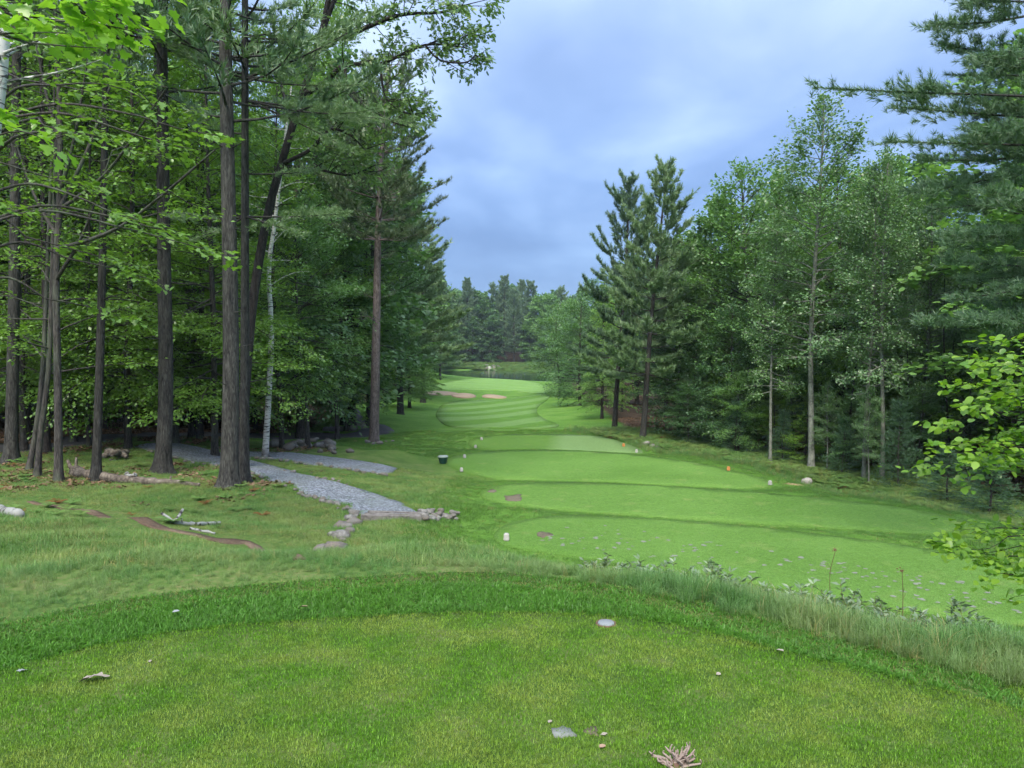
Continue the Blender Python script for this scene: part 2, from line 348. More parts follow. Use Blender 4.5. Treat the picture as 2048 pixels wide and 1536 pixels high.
def turfsheet(name, dark, light, stripe=None, fine=60):
    """mown turf; stripe = (heading, width in m, strength): the bands a mower leaves"""
    m, t = newmat(name); p = t.n('ShaderNodeNewGeometry').outputs['Position']
    f = t.math('MULTIPLY_ADD', t.noise(p, .35, 4), .45, t.math('MULTIPLY', t.noise(p, 9, 6, .7), .55))
    col = t.ramp(f, (.36, dark), (.64, light))
    dry = t.ramp(t.noise(p, 1.7, 4), (.58, 0.), (.75, .55)); col = t.mix(dry, col, (light[0] * 1.55, light[1] * 1.05, light[2] * 1.5))
    if stripe:
        a, wd, st, ph = stripe; s = t.n('ShaderNodeSeparateXYZ', {0: p})
        q = t.math('ADD', t.math('MULTIPLY', s.outputs[0], math.cos(a) / wd), t.math('MULTIPLY', s.outputs[1], math.sin(a) / wd))
        q = t.math('SINE', t.math('MULTIPLY', t.math('ADD', q, ph), math.pi)); q = t.ramp(t.math('MULTIPLY_ADD', q, .5, .5), (.42, 0.), (.58, 1.))
        col = t.mix(t.math('MULTIPLY', q, st), col, (light[0] * 1.5, light[1] * 1.22, light[2] * 2.6))  # light-dependent sheen of the bent grass, put into the band colour
    gr = t.ramp(t.noise(p, 34, 3, .8), (.3, .55), (.7, 1.45)); col = t.mix(1.0, col, gr, 'MULTIPLY')
    surf(t, col, .95, t.noise(p, fine, 3, .7), .8, .03, .1); return m
M['tee_sheet'] = turfsheet('tee_turf', (.080, .175, .030), (.130, .250, .055))
M['tee_far'] = turfsheet('far_tee_turf', (.070, .155, .025), (.112, .220, .042), (R(-6), 9.0, .75, .21))
M['fairway'] = turfsheet('fairway_turf', (.062, .150, .022), (.098, .205, .034), (R(-28), 2.3, .6, 0.0))
M['green'] = turfsheet('green_turf', (.105, .215, .045), (.14, .26, .06), (R(-60), 1.6, .25, 0.0))
M['turfbase'] = groundnoise('turf_thatch', [(.35, (.020, .045, .008)), (.5, (.05, .10, .016)), (.66, (.11, .12, .05))], 3, 45, 60, .6, .01)

# ground: grass, with leaf litter where the woods stand (attribute 'litter')
m, t = newmat('ground'); p = t.n('ShaderNodeNewGeometry').outputs['Position']
lit = t.n('ShaderNodeAttribute', attribute_name='litter').outputs['Fac']
f = t.math('MULTIPLY_ADD', t.noise(p, .5, 4), .5, t.math('MULTIPLY', t.noise(p, 7, 6, .7), .5))
gcol = t.ramp(f, (.36, (.055, .135, .020)), (.52, (.090, .195, .030)), (.66, (.145, .23, .055)))
gcol = t.mix(1.0, gcol, t.ramp(t.noise(p, 26, 3, .8), (.3, .6), (.7, 1.4)), 'MULTIPLY')
lf = t.math('MULTIPLY_ADD', t.noise(p, 1.3, 4), .5, t.math('MULTIPLY', t.noise(p, 18, 5, .7), .5))
lcol = t.ramp(lf, (.34, (.020, .015, .011)), (.5, (.055, .038, .026)), (.66, (.13, .088, .058)))
sed = t.n('ShaderNodeAttribute', attribute_name='sedge').outputs['Fac']
scol = t.ramp(lf, (.34, (.04, .075, .018)), (.5, (.085, .15, .035)), (.66, (.17, .17, .075)))
edge = t.math('ADD', lit, t.math('MULTIPLY_ADD', t.noise(p, 1.1, 5, .65), .7, -.35), clamp=True)
col = t.mix(sed, gcol, scol); col = t.mix(t.ramp(edge, (.35, 0.), (.65, 1.)), col, lcol)
surf(t, col, .95, t.noise(p, 22, 5, .7), .7, .05, .1); M['ground'] = m

m, t = newmat('pond_water'); p = t.n('ShaderNodeNewGeometry').outputs['Position']
wv = t.noise(t.scale(p, (.5, 2.2, 1)), 1.6, 4)
surf(t, (.010, .030, .018), .08, wv, .15, .05, .5); M['water'] = m

def bark(name, stops, sx=9, sz=1.6, bs=.9, bd=.03, moss=None):
    m, t = newmat(name); p = t.n('ShaderNodeTexCoord').outputs['Object']
    q = t.scale(p, (sx, sx, sz)); rd = t.n('ShaderNodeObjectInfo').outputs['Random']
    q = t.n('ShaderNodeVectorMath', {0: q, 1: t.n('ShaderNodeCombineXYZ', {2: t.math('MULTIPLY', rd, 40)}).outputs[0]}, operation='ADD').outputs[0]
    n1 = t.noise(q, 1.0, 6, .65, .6); vo = t.n('ShaderNodeTexVoronoi', {'Vector': q, 'Scale': 1.7}, feature='DISTANCE_TO_EDGE').outputs['Distance']
    f = t.math('MULTIPLY_ADD', n1, .88, t.math('MULTIPLY', t.math('MINIMUM', vo, .3), .42))
    col = t.ramp(f, *stops)
    if moss: col = t.mix(t.ramp(t.noise(t.scale(p, (1.2, 1.2, .5)), 1.5, 4), (.5, 0.), (.68, .7)), col, moss)
    col = t.n('ShaderNodeHueSaturation', {'Value': t.math('MULTIPLY_ADD', rd, .5, .75), 'Color': col}).outputs[0]
    surf(t, col, .9, f, bs, bd, .15); return m
M['bark'] = bark('grey_bark', [(.32, (.015, .014, .014)), (.5, (.048, .044, .042)), (.75, (.11, .10, .092))], 19, 3.4, .9, .03, (.09, .11, .075))
M['pinebark'] = bark('pine_bark', [(.32, (.012, .012, .012)), (.5, (.042, .041, .039)), (.75, (.100, .098, .090))], 17, 3.0, 1.0, .04)
M['redbark'] = bark('red_pine_bark', [(.32, (.06, .047, .046)), (.5, (.16, .130, .130)), (.75, (.28, .24, .236))], 15, 4, .8, .03)
M['palebark'] = bark('pale_aspen_bark', [(.32, (.06, .066, .055)), (.5, (.15, .16, .14)), (.8, (.24, .25, .22))], 5, 4, .4, .01)
M['darkbark'] = bark('dark_bark', [(.32, (.008, .007, .008)), (.5, (.025, .022, .022)), (.75, (.06, .054, .053))], 18, 3.2, .9, .04)
M['deadwood'] = bark('weathered_wood', [(.32, (.035, .028, .024)), (.5, (.12, .10, .085)), (.75, (.27, .24, .20))], 6, 6, .8, .02)
m, t = newmat('birch_bark'); p = t.n('ShaderNodeTexCoord').outputs['Object']
s = t.n('ShaderNodeSeparateXYZ', {0: p})
mk = t.ramp(t.noise(t.scale(p, (3.0, 3.0, 26)), 1, 4, .6), (.54, 0.), (.60, 1.)); pt = t.ramp(t.noise(t.scale(p, (2.2, 2.2, 3.0)), 1.6, 4, .6, 1), (.57, 0.), (.62, 1.))
base = t.ramp(t.math('MULTIPLY_ADD', t.noise(p, 5, 4), .5, t.math('MULTIPLY', s.outputs[2], .55)), (.24, 1.), (.5, 0.))
col = t.mix(t.noise(p, 4, 4), (.44, .44, .435), (.60, .60, .595)); dk = t.math('MAXIMUM', t.math('MAXIMUM', mk, pt), base)
surf(t, t.mix(t.math('MULTIPLY', dk, .93), col, (.03, .027, .027)), .7, dk, .5, .01, .2); M['birch'] = m
m, t = newmat('birch_log_bark'); p = t.n('ShaderNodeTexCoord').outputs['Object']
mk = t.ramp(t.noise(t.scale(p, (9, 9, 9)), 1, 4, .6), (.53, 0.), (.58, 1.)); col = t.mix(t.noise(p, 8, 4), (.22, .225, .22), (.34, .345, .34))
surf(t, t.mix(t.math('MULTIPLY', mk, .93), col, (.025, .022, .022)), .7, mk, .5, .01, .2); M['birchlog'] = m

def stonemat(name, a, b, c):
    m, t = newmat(name); p = t.n('ShaderNodeTexCoord').outputs['Object']; rd = t.n('ShaderNodeObjectInfo').outputs['Random']
    f = t.noise(p, 3.5, 6, .65); col = t.mix(rd, t.ramp(f, (.35, a), (.65, b)), t.ramp(f, (.35, c), (.65, a)))
    surf(t, col, .9, t.noise(p, 9, 5, .7), .6, .05, .2); return m
M['stone'] = stonemat('grey_field_stone', (.10, .098, .094), (.28, .27, .26), (.18, .15, .125))
M['whitestone'] = stonemat('white_boulder', (.30, .275, .265), (.40, .375, .365), (.33, .30, .285))
def plain(name, col, rough=.5, spec=.4):
    m, t = newmat(name); p = t.n('ShaderNodeTexCoord').outputs['Object']; f = t.noise(p, 14, 4)
    surf(t, t.mix(f, tuple(c * .82 for c in col), tuple(min(c * 1.1, 1) for c in col)), rough, f, .15, .005, spec); return m
M['white'] = plain('white_paint', (.40, .385, .375)); M['orange'] = plain('orange_paint', (.5, .20, .06)); M['greenplastic'] = plain('dark_green_plastic', (.012, .055, .045), .35)
M['palegreen'] = plain('pale_lid', (.28, .33, .31)); M['pole'] = plain('flagstick_paint', (.75, .72, .60)); M['flag'] = plain('white_flag_cloth', (.42, .42, .44), .8)
M['dryleaf'] = plain('dry_leaf', (.27, .235, .20), .7); M['greyleaf'] = plain('grey_dry_leaf', (.24, .26, .27), .7); M['tanleaf'] = plain('tan_dry_leaf', (.30, .20, .14), .7)
M['root'] = plain('bleached_root', (.26, .20, .175), .7); M['rootdark'] = plain('root_core', (.12, .07, .05), .9); M['concrete'] = plain('pale_concrete', (.19, .21, .225), .8)
M['timber'] = bark('weathered_timber', [(.32, (.10, .09, .085)), (.5, (.22, .20, .19)), (.75, (.34, .32, .31))], 5, 5, .6, .01)
M['stalk'] = plain('dry_stalk', (.12, .10, .04), .8); M['seedhead'] = plain('seed_head', (.14, .055, .04), .9)

# ------------------------------------------------------------------ ground, paths, turf
def spaced(lo, hi, s0, k):
    out = [0.0]
    while out[-1] < hi: out.append(out[-1] + max(s0, k * abs(out[-1])))
    neg = [0.0]
    while neg[-1] > lo: neg.append(neg[-1] - max(s0, k * abs(neg[-1])))
    return np.array(neg[:0:-1] + out)
gx = np.r_[-440, -330, spaced(-260, 260, .22, .035), 330, 440]
gy = np.r_[-600, -300, spaced(-12, 12, .22, .0) - 0, ]
gy = np.r_[-230, -150, -60, -30, np.arange(-12, 26, .22), 26 + np.cumsum(.22 + np.arange(90) * .055), 330, 370, 420, 480]
LEFT_EDGE = np.array([(-45, 20), (-14, 25), (-10.5, 29), (-11.5, 36), (-10.3, 46), (-11.8, 60), (-12.0, 80), (-12.6, 110), (-15.5, 150), (-19, 205), (-40, 215), (-300, 215), (-300, 20)])
RIGHT_EDGE = np.array([(60, 14), (17.2, 22), (14.8, 28), (12.6, 32.5), (9.2, 37.5), (7.2, 41), (6.0, 48), (6.4, 75), (7.2, 110), (9.8, 165), (15, 200), (300, 215), (300, 14)])
FAR_EDGE = np.array([(-300, 216), (-20, 216), (0, 219), (16, 214), (300, 210), (300, 700), (-300, 700)])
def litter(x, y):
    d = np.minimum(np.minimum(sdf(LEFT_EDGE, x, y), sdf(RIGHT_EDGE, x, y)), sdf(FAR_EDGE, x, y)); return smooth(-.4, -3.2, d)
def sedge(x, y):
    return 1.0 * smooth(-1.0, -3.2, x) * smooth(4, 7, y) * smooth(33, 27, y + .35 * x) * smooth(-0.5, 1.0, sdf(TEE_OUT, x, y)) + smooth(2.6, 1.2, sdf(TEE_OUT, x, y)) * smooth(-.3, .1, sdf(TEE_OUT, x, y))
GX, GY = np.meshgrid(gx, gy, indexing='xy'); GZ = height(GX.ravel(), GY.ravel())
nx, ny = len(gx), len(gy); ii, jj = np.meshgrid(np.arange(ny - 1), np.arange(nx - 1), indexing='ij'); ii = ii.ravel(); jj = jj.ravel()
me = mesh_np('ground', np.c_[GX.ravel(), GY.ravel(), GZ], np.c_[ii * nx + jj, ii * nx + jj + 1, (ii + 1) * nx + jj + 1, (ii + 1) * nx + jj], M['ground'], True)
for nm, fn in (('litter', litter), ('sedge', sedge)):
    me.attributes.new(nm, 'FLOAT', 'POINT').data.foreach_set('value', fn(GX.ravel(), GY.ravel()).astype(np.float32))
tag(obj('ground', me), 'rough grass and forest floor rolling down to the pond', kind='structure')

def drape(name, P, mat, off, step, skirt=.12, parent=None, zfun=None):
    """closed outline P laid over the land as a sheet with a thin edge"""
    P = np.asarray(P); lo, hi = P.min(0), P.max(0); sx, sy = step if isinstance(step, tuple) else (step, step)
    a, b = np.meshgrid(np.arange(lo[0] + sx / 2, hi[0], sx), np.arange(lo[1] + sy / 2, hi[1], sy)); a = a.ravel(); b = b.ravel()
    k = sdf(P, a, b) < -.35 * min(sx, sy); I = np.c_[a[k], b[k]]; n = len(P)
    vs = [Vector(p) for p in P] + [Vector(p) for p in I]
    v2, e2, f2, *_ = delaunay_2d_cdt(vs, [(i, (i + 1) % n) for i in range(n)], [list(range(n))], 1, 1e-6)
    V = np.array([(v.x, v.y) for v in v2]); F = np.array([f for f in f2 if len(f) == 3])
    z = (zfun or height)(V[:, 0], V[:, 1]) + off
    A = Acc(); A.add(np.c_[V, z], F)
    zb = (zfun or height)(P[:, 0], P[:, 1]); i = np.arange(n); j = (i + 1) % n
    A.add(np.r_[np.c_[P, zb + off], np.c_[P, zb + off - skirt]], np.c_[i, j, n + j, n + i])
    o = obj(name, A.mesh(name, mat), parent); bm_fix(o.data); return o
def bm_fix(me):
    import bmesh
    b = bmesh.new(); b.from_mesh(me); bmesh.ops.remove_doubles(b, verts=b.verts, dist=1e-5); bmesh.ops.recalc_face_normals(b, faces=b.faces)
    up = sum(f.normal.z * f.calc_area() for f in b.faces)
    if up < 0: bmesh.ops.reverse_faces(b, faces=b.faces)
    b.to_mesh(me); b.free()
def ribbon(C, wid):
    C = curve(C, 6, False); T = unit(np.gradient(C, axis=0)); Nn = np.c_[-T[:, 1], T[:, 0]]; wid = np.interp(np.linspace(0, 1, len(C)), np.linspace(0, 1, len(wid)), wid)[:, None]
    return np.r_[C + Nn * wid / 2, (C - Nn * wid / 2)[::-1]]

o = drape('upper_tee', TEE_IN, M['turfbase'], .006, .25, .03); tag(o, 'close-mown upper tee turf in the foreground', kind='structure')
o = drape('tee_collar', TEE_OUT, M['turfbase'], .003, .3, .03); tag(o, 'darker grass collar round the upper tee', kind='structure')
TLAB = ['nearest lower tee speckled with sand-filled divots', 'second lower tee with a bare patch at its end', 'third lower tee beside the green tub', 'farthest lower tee mown half dark half pale']
TEEO = []
for k, (z, P) in enumerate(TEEP):
    o = drape('lower_tee', P, M['tee_far' if k == 3 else 'tee_sheet'], .03, .4 + .15 * k); tag(o, TLAB[k], kind='structure'); TEEO.append(o)
GP = lambda pts: np.array([G(*p) for p in pts])
FW = curve(GP([(872, 832), (884, 846), (915, 856), (1000, 858), (1085, 857), (1118, 851), (1088, 838), (1074, 826), (1078, 812), (1095, 800), (1099, 790), (1080, 789), (1040, 795), (990, 802), (930, 801), (890, 808), (876, 820)]), 4)
o = drape('fairway', FW, M['fairway'], .06, (1.0, 2.0)); tag(o, 'striped fairway short of the bunkers', kind='structure')
GR = curve(np.array([at(*p)[:2] for p in [(850, 775, 114), (905, 764, 128), (985, 757.5, 140), (1050, 761, 134), (1092, 772, 118), (1103, 784, 105), (1070, 785, 103), (1020, 779, 109), (940, 778, 110), (885, 780, 108)]]), 4)
o = drape('putting_green', GR, M['green'], .08, (1.0, 2.0)); tag(o, 'pale putting green raised beyond the bunkers', kind='structure')
for pts, lb in (([(848, 789), (862, 783.5), (885, 783.5), (905, 785.5), (917, 788.5), (895, 791)], 'long sand bunker nearest the trees'),
                ([(903, 793), (915, 788), (932, 787.5), (947, 790), (951, 794.5), (928, 797)], 'middle sand bunker below the green'),
                ([(965, 795), (972, 790), (990, 790.5), (1013, 795), (1003, 797.5)], 'smallest sand bunker towards the middle of the fairway')):
    o = drape('bunker', curve(GP(pts), 3), M['sand'], .10, (.8, 1.2)); tag(o, lb, kind='structure')
GRAVEL1 = GP([(268, 893), (345, 886), (440, 906), (560, 936), (640, 957), (740, 985), (800, 1005), (846, 1032), (842, 1041), (725, 1041), (712, 1026), (680, 1008), (600, 984), (520, 953), (430, 931), (330, 911)])
o = drape('gravel_path', GRAVEL1, M['gravel'], .022, .3); tag(o, 'wide blue-grey gravel path ramping down from the woods', kind='structure')
GRAVEL2 = GP([(470, 903), (560, 905), (640, 912), (720, 922), (795, 937), (772, 949), (700, 941), (600, 926), (470, 914)])
o = drape('gravel_path', GRAVEL2, M['gravel'], .022, .3); tag(o, 'narrow gravel spur beyond the birch', kind='structure')
ASPH = ribbon(np.r_[[(-40, 20)], GP([(0, 897), (150, 881), (300, 872), (420, 872), (520, 874), (620, 874), (700, 873), (752, 864), (738, 851), (708, 839), (690, 826)]), [(-18, 80), (-24, 110)]], [2.4, 2.4, 2.4, 2.2, 2.2, 2.2])
o = drape('asphalt_path', ASPH, M['asphalt'], .02, .6); tag(o, 'grey asphalt cart path curving through the shaded woods', kind='structure')
DIRT = ribbon(GP([(60, 1003), (180, 1022), (300, 1048), (420, 1078), (520, 1103), (600, 1121)]), [.14, .25, .28, .26, .2, .1])
o = drape('dirt_trail', DIRT, M['dirt'], .012, .12, .03); tag(o, 'narrow worn dirt trail across the grassy slope', kind='structure')
POND = curve(np.array([(-19, 150), (-6, 150), (6, 147), (12, 143), (17, 150), (14, 170), (8, 186), (2, 199), (-6, 206), (-14, 207), (-22, 200), (-24, 175)]), 4)
A = Acc(); n = len(POND); c = POND.mean(0)
A.add(np.c_[np.r_[POND, c[None]], np.full(n + 1, POND_Z)], np.c_[np.full(n, n), np.arange(n), (np.arange(n) + 1) % n])
tag(obj('pond', A.mesh('pond', M['water'])), 'dark still pond behind the putting green', kind='structure')

# ------------------------------------------------------------------ trees
def trunk_path(g, H, lean=(0, 0), wob=.10, n=14, bend=None):
    t = np.linspace(0, 1, n); z = t * H
    w1, w2, p1, p2 = g.uniform(.6, 1.4), g.uniform(.6, 1.4), g.uniform(0, 6), g.uniform(0, 6)
    x = lean[0] * t + wob * (np.sin(w1 * 4 * t + p1) - math.sin(p1)) * np.minimum(t * 3, 1)
    y = lean[1] * t + wob * (np.sin(w2 * 4 * t + p2) - math.sin(p2)) * np.minimum(t * 3, 1)
    return np.c_[x, y, z]
def trunk_tube(A, path, r0, k=10, m=0, top=.12, flare=.55, lobes=.16, sink=.35):
    """path from the ground up; dense rings near the root flare"""
    H = path[-1, 2] - path[0, 2]; zs = np.unique(np.r_[0, .08, .18, .32, .55, .9, 1.5, np.linspace(2.2, max(H, 2.6), 12)]); zs = zs[zs <= H]
    s = zs / H; tt = np.linspace(0, 1, len(path)); P = np.c_[[np.interp(s, tt, path[:, i]) for i in range(3)]].T
    rad = r0 * (top + (1 - top) * (1 - s) ** .8) * (1 + flare * np.exp(-zs / .28))
    P = np.r_[P[:1] - np.array([[0, 0, sink]]), P]; rad = np.r_[rad[0] * 1.15, rad]
    tube(A, P, rad, k, m, lobes, ph=path[0, 0] * 7)
def along(path, s):
    tt = np.linspace(0, 1, len(path)); return np.array([np.interp(s, tt, path[:, i]) for i in range(3)]).T
def rotz(v, a):
    c, s = np.cos(a), np.sin(a); return np.stack([v[..., 0] * c - v[..., 1] * s, v[..., 0] * s + v[..., 1] * c, v[..., 2] + 0 * c], -1)

def leafy(T, L, g, start, d0, length, sag=.0, rise=.0, dens=22, leaf=.10, tpl=DIAMOND, r0=.03, wide=.45, flat=.06, first=.25, m=0, tm=0, tilt=.45, twigs=True, hang=0.0):
    """one limb with side twigs and leaves in a flattened spray; T wood, L leaves"""
    n = 6; s = np.linspace(0, 1, n); d0 = unit(d0); hd = np.array([d0[0], d0[1], 0]); 
    bend = g.normal(0, .07, 2)
    P = np.asarray(start)[None] + d0[None] * (s * length)[:, None]
    P[:, 2] += length * (rise * s ** 2 - sag * s ** 2); side = unit(np.cross(d0, [0, 0, 1.])) if abs(d0[2]) < .97 else np.array([1., 0, 0])
    P += side[None] * (length * bend[0] * np.sin(s * 3.0))[:, None]; P[:, 2] += length * bend[1] * np.sin(s * 3.1)
    tube(T, P, r0 * (1 - .82 * s), 5 if r0 > .03 else 4, tm, cap=False)
    ns = max(3, int(length * 4.2)); u = np.sort(g.uniform(first, 1, ns)); base = along(P, u); dr = unit(along(P, np.minimum(u + .08, 1)) - along(P, np.maximum(u - .08, 0)))
    sg = np.where(np.arange(ns) % 2 == 0, 1, -1) * g.uniform(.45, 1.15, ns); td = rotz(dr, sg); td[:, 2] += g.normal(.05, .15, ns); td = unit(td)
    tl = (wide * length * (1.12 - u) + .16 * min(length, 2) * .8) * g.uniform(.6, 1.15, ns)
    if twigs and length > .5:
        for i in range(ns): tube(T, np.array([base[i], base[i] + td[i] * tl[i] * .6 + [0, 0, .02], base[i] + td[i] * tl[i]]), np.array([r0 * .28, r0 * .18, .002]), 3, tm, cap=False)
    cnt = np.maximum(2, (dens * tl).astype(int)); idx = np.repeat(np.arange(ns), cnt); N = len(idx); v = g.uniform(.12, 1.05, N)
    pos = base[idx] + td[idx] * (tl[idx] * v)[:, None]; sp = .05 + .12 * tl[idx]
    pos += np.c_[g.normal(0, 1, N) * sp, g.normal(0, 1, N) * sp, g.normal(0, flat, N) - hang * np.abs(g.normal(0, 1, N)) * sp]
    ax = unit(td[idx] + g.normal(0, .55, (N, 3)) * [1, 1, .5] + [0, 0, -.12 - hang]); nm = unit(np.c_[g.normal(0, tilt, N), g.normal(0, tilt, N), np.ones(N)])
    stamp(L, tpl[0], tpl[1], pos, ax, nm, leaf * g.uniform(.65, 1.2, N), m)
    return P

def broadleaf(seed, H=12., cb=.2, Rm=3.0, nb=60, leaf=.12, dens=20, r0=.14, shape='round', tpl=DIAMOND, bark_='bark', lm='broad', wob=.2, lean=(0, 0), el=(10, 60), sag=.18, twigs=False, flat=.08, tilt=.45, hang=0., name='tree', azr=None, fork=None):
    g = np.random.default_rng(seed); T, L = Acc(), Acc(); P = trunk_path(g, H * .97, lean, wob); trunk_tube(T, P, r0)
    for i in range(nb):
        u = (i + g.uniform(0, 1)) / nb; t = cb + (1 - cb) * u
        pr = {'round': math.sin(math.pi * min(.12 + .86 * u, 1)) ** .7, 'cone': (1 - u) ** .8 * .95 + .1, 'tall': (.55 + .45 * math.sin(math.pi * (.1 + .8 * u))) * (1 - u ** 5 * .7), 'under': .75 + .35 * math.sin(6 * u + seed) - .45 * u ** 2}[shape]
        az = i * 2.39996 + g.normal(0, .4)
        if azr is not None: az = azr + g.normal(0, 1.0) if g.random() < .65 else az
        ln = max(.4, Rm * pr * g.uniform(.65, 1.12)); e = R(el[0] + (el[1] - el[0]) * u + g.normal(0, 9))
        d = np.array([math.cos(az) * math.cos(e), math.sin(az) * math.cos(e), math.sin(e)])
        leafy(T, L, g, along(P, t), d, ln, sag=sag * (1 - u * .6), dens=dens, leaf=leaf, tpl=tpl, r0=max(.012, r0 * .32 * (1 - u * .7)), flat=flat, first=.22 if ln > 1 else .1, twigs=twigs, tilt=tilt, hang=hang)
    leafy(T, L, g, along(P, .93), (0.05, .05, 1), H * .07, dens=dens * 1.5, leaf=leaf, tpl=tpl, r0=.02, wide=.8, twigs=False)
    return T.mesh(name + '_trunk', M[bark_], True), L.mesh(name + '_crown', M[lm])

def pine_branch(T, L, g, start, az, ln, el, up, tl=.16, K=8, wd=.045, step=.16, r0=.03, first=.3, tw=.38, m=0, tufts=None, lift=.5, tmx=0, droop=0.):
    n = 6; s = np.linspace(0, 1, n); h = np.array([math.cos(az), math.sin(az), 0])
    P = np.asarray(start)[None] + h[None] * (ln * s)[:, None]; P[:, 2] += ln * (math.tan(el) * s + up * s ** 2.2)
    P += np.array([-h[1], h[0], 0])[None] * (ln * g.normal(0, .06) * np.sin(3 * s))[:, None]
    tube(T, P, r0 * (1 - .85 * s), 4, tmx, cap=False)
    ns = max(4, int(ln * 5.5)); u = np.sort(g.uniform(first, 1, ns)); base = along(P, u); dr = unit(along(P, np.minimum(u + .1, 1)) - along(P, np.maximum(u - .1, 0)))
    sg = np.where(np.arange(ns) % 2 == 0, 1, -1) * g.uniform(.35, 1.0, ns); td = rotz(dr, sg); td[:, 2] += g.normal(.12 - droop, .12, ns); td = unit(td)
    wl = (tw * ln * (1.05 - u) + .22) * g.uniform(.6, 1.1, ns)
    cnt = np.maximum(2, (wl / step).astype(int)); idx = np.repeat(np.arange(ns), cnt); N = len(idx)
    v = np.concatenate([np.linspace(.3, 1.0, c) for c in cnt]); pos = base[idx] + td[idx] * (wl[idx] * v)[:, None] + g.normal(0, .04, (N, 3))
    ax = unit(td[idx] * .8 + [0, 0, lift] + g.normal(0, .3, (N, 3)))
    # the tip of the limb itself
    tipu = np.linspace(.6, 1.0, max(3, int(ln * .4 / step))); tp = along(P, tipu); pos = np.r_[pos, tp]; ax = np.r_[ax, unit(np.tile(unit(P[-1] - P[-2]), (len(tp), 1)) + [0, 0, lift * .5] + g.normal(0, .2, (len(tp), 3)))]; N = len(pos)
    which = g.integers(0, 3, N)
    for k in range(3):
        q = which == k; tv, tf = tuft_template(100 + k + K * 7, K, wd)
        stamp(L, tv, tf, pos[q], ax[q], g.normal(size=(q.sum(), 3)), tl * g.uniform(.75, 1.2, q.sum()), m)
    return P
def pine(seed, H=15., cb=.3, Rm=2.6, whorl=.55, nbr=5, r0=.2, shape='white', tl=.18, K=8, wd=.05, step=.17, bark_='pinebark', lm='pine', wob=.06, lean=(0, 0), name='pine', snags=8, droop=0., lift=.5, low=None):
    g = np.random.default_rng(seed); T, L = Acc(), Acc(); P = trunk_path(g, H, lean, wob); trunk_tube(T, P, r0, flare=.4, lobes=.10, top=.06)
    z = cb * H; a0 = 0
    while z < H * .985:
        u = (z / H - cb) / (1 - cb)
        if shape == 'white': ln = Rm * ((1 - u) ** .75 * .95 + .10) * (.75 + .4 * math.sin(z * 2.1 + seed) ** 2); el = R(-6 + 38 * u); up = .22 + .25 * u
        elif shape == 'red': ln = Rm * (math.sin(math.pi * min(1, .25 + .72 * u)) ** .8 + .06); el = R(0 + 30 * u); up = .30
        elif shape == 'hemlock': ln = Rm * ((1 - u) ** .9 + .06); el = R(4 + 16 * u); up = -.22
        else: ln = Rm * ((1 - u) ** 1.0 + .05); el = R(-2 + 30 * u); up = .05
        for j in range(nbr):
            az = a0 + j * 2 * math.pi / nbr + g.normal(0, .25); l = ln * g.uniform(.6, 1.15)
            if g.random() < .12: continue
            pine_branch(T, L, g, along(P, z / H), az, max(l, .25), el + g.normal(0, .08), up * g.uniform(.6, 1.4), tl, K, wd, step, r0=max(.008, r0 * .17 * (1 - u * .75)), lift=lift, droop=droop, first=.3 if l > 1 else .08)
        a0 += 1.1; z += whorl * g.uniform(.75, 1.25) * (1 - .35 * u)
    pine_branch(T, L, g, along(P, .965), 0, .05, 0, 0, tl, K, wd, step, .01); 
    stamp(L, *tuft_template(5, K, wd), along(P, np.linspace(.93, 1.0, 9)), np.tile([0.05, .02, 1.], (9, 1)) + g.normal(0, .25, (9, 3)), g.normal(size=(9, 3)), tl)
    for i in range(snags):
        zz_ = g.uniform(.12, cb) * H; az = g.uniform(0, 6.28); l = g.uniform(.25, .9); p0 = along(P, zz_ / H); d = np.array([math.cos(az), math.sin(az), g.uniform(-.15, .35)])
        tube(T, np.array([p0, p0 + d * l * .5, p0 + d * l + [0, 0, g.normal(0, .06)]]), [.02, .013, .004], 4, cap=False)
    return T.mesh(name + '_trunk', M[bark_], True), L.mesh(name + '_crown', M[lm])

PROTO = {}
def proto(key, kind, mk): PROTO[key] = (kind, *mk)
# near and middle distance
for i in range(4): proto(f'maple{i}', 'maple_tree', broadleaf(10 + i, 11, .10, 3.4, 74, .15, 22, .09, 'under', lm='maple', sag=.22, el=(2, 50), flat=.06, twigs=False, name='maple', tilt=.38))
for i in range(2): proto(f'tmaple{i}', 'maple_tree', broadleaf(14 + i, 18, .14, 4.4, 130, .135, 25, .13, 'under', lm='maple', sag=.22, el=(0, 50), flat=.06, twigs=False, name='tall_maple', tilt=.38))
for i in range(3): proto(f'broad{i}', 'broadleaf_tree', broadleaf(20 + i, 14, .12, 3.9, 110, .19, 20, .17, 'tall', lm='broad', el=(-4, 55), flat=.13, tpl=BROAD if i == 1 else DIAMOND, name='broadleaf'))
for i in range(2): proto(f'low{i}', 'broadleaf_tree', broadleaf(30 + i, 10, .03, 3.4, 95, .155, 24, .12, 'round', lm='broad', el=(-10, 55), flat=.11, name='low_broadleaf'))
proto('mid0', 'broadleaf_tree', broadleaf(36, 10, .27, 3.4, 95, .155, 24, .12, 'round', lm='broad', el=(-14, 55), flat=.11, name='mid_broadleaf'))
for i in range(3): proto(f'aspen{i}', 'aspen_tree', broadleaf(40 + i, 15, .30, 2.6, 80, .14, 34, .125, 'tall', lm='aspen', bark_='palebark', el=(4, 62), flat=.16, sag=.1, twigs=True, tilt=.8, wob=.12, name='aspen', hang=.3))
for i in range(3): proto(f'wpine{i}', 'pine_tree', pine(50 + i, 16, .24, 3.7, .68, 6, tl=.29, wd=.080, K=14, step=.115, name='white_pine'))
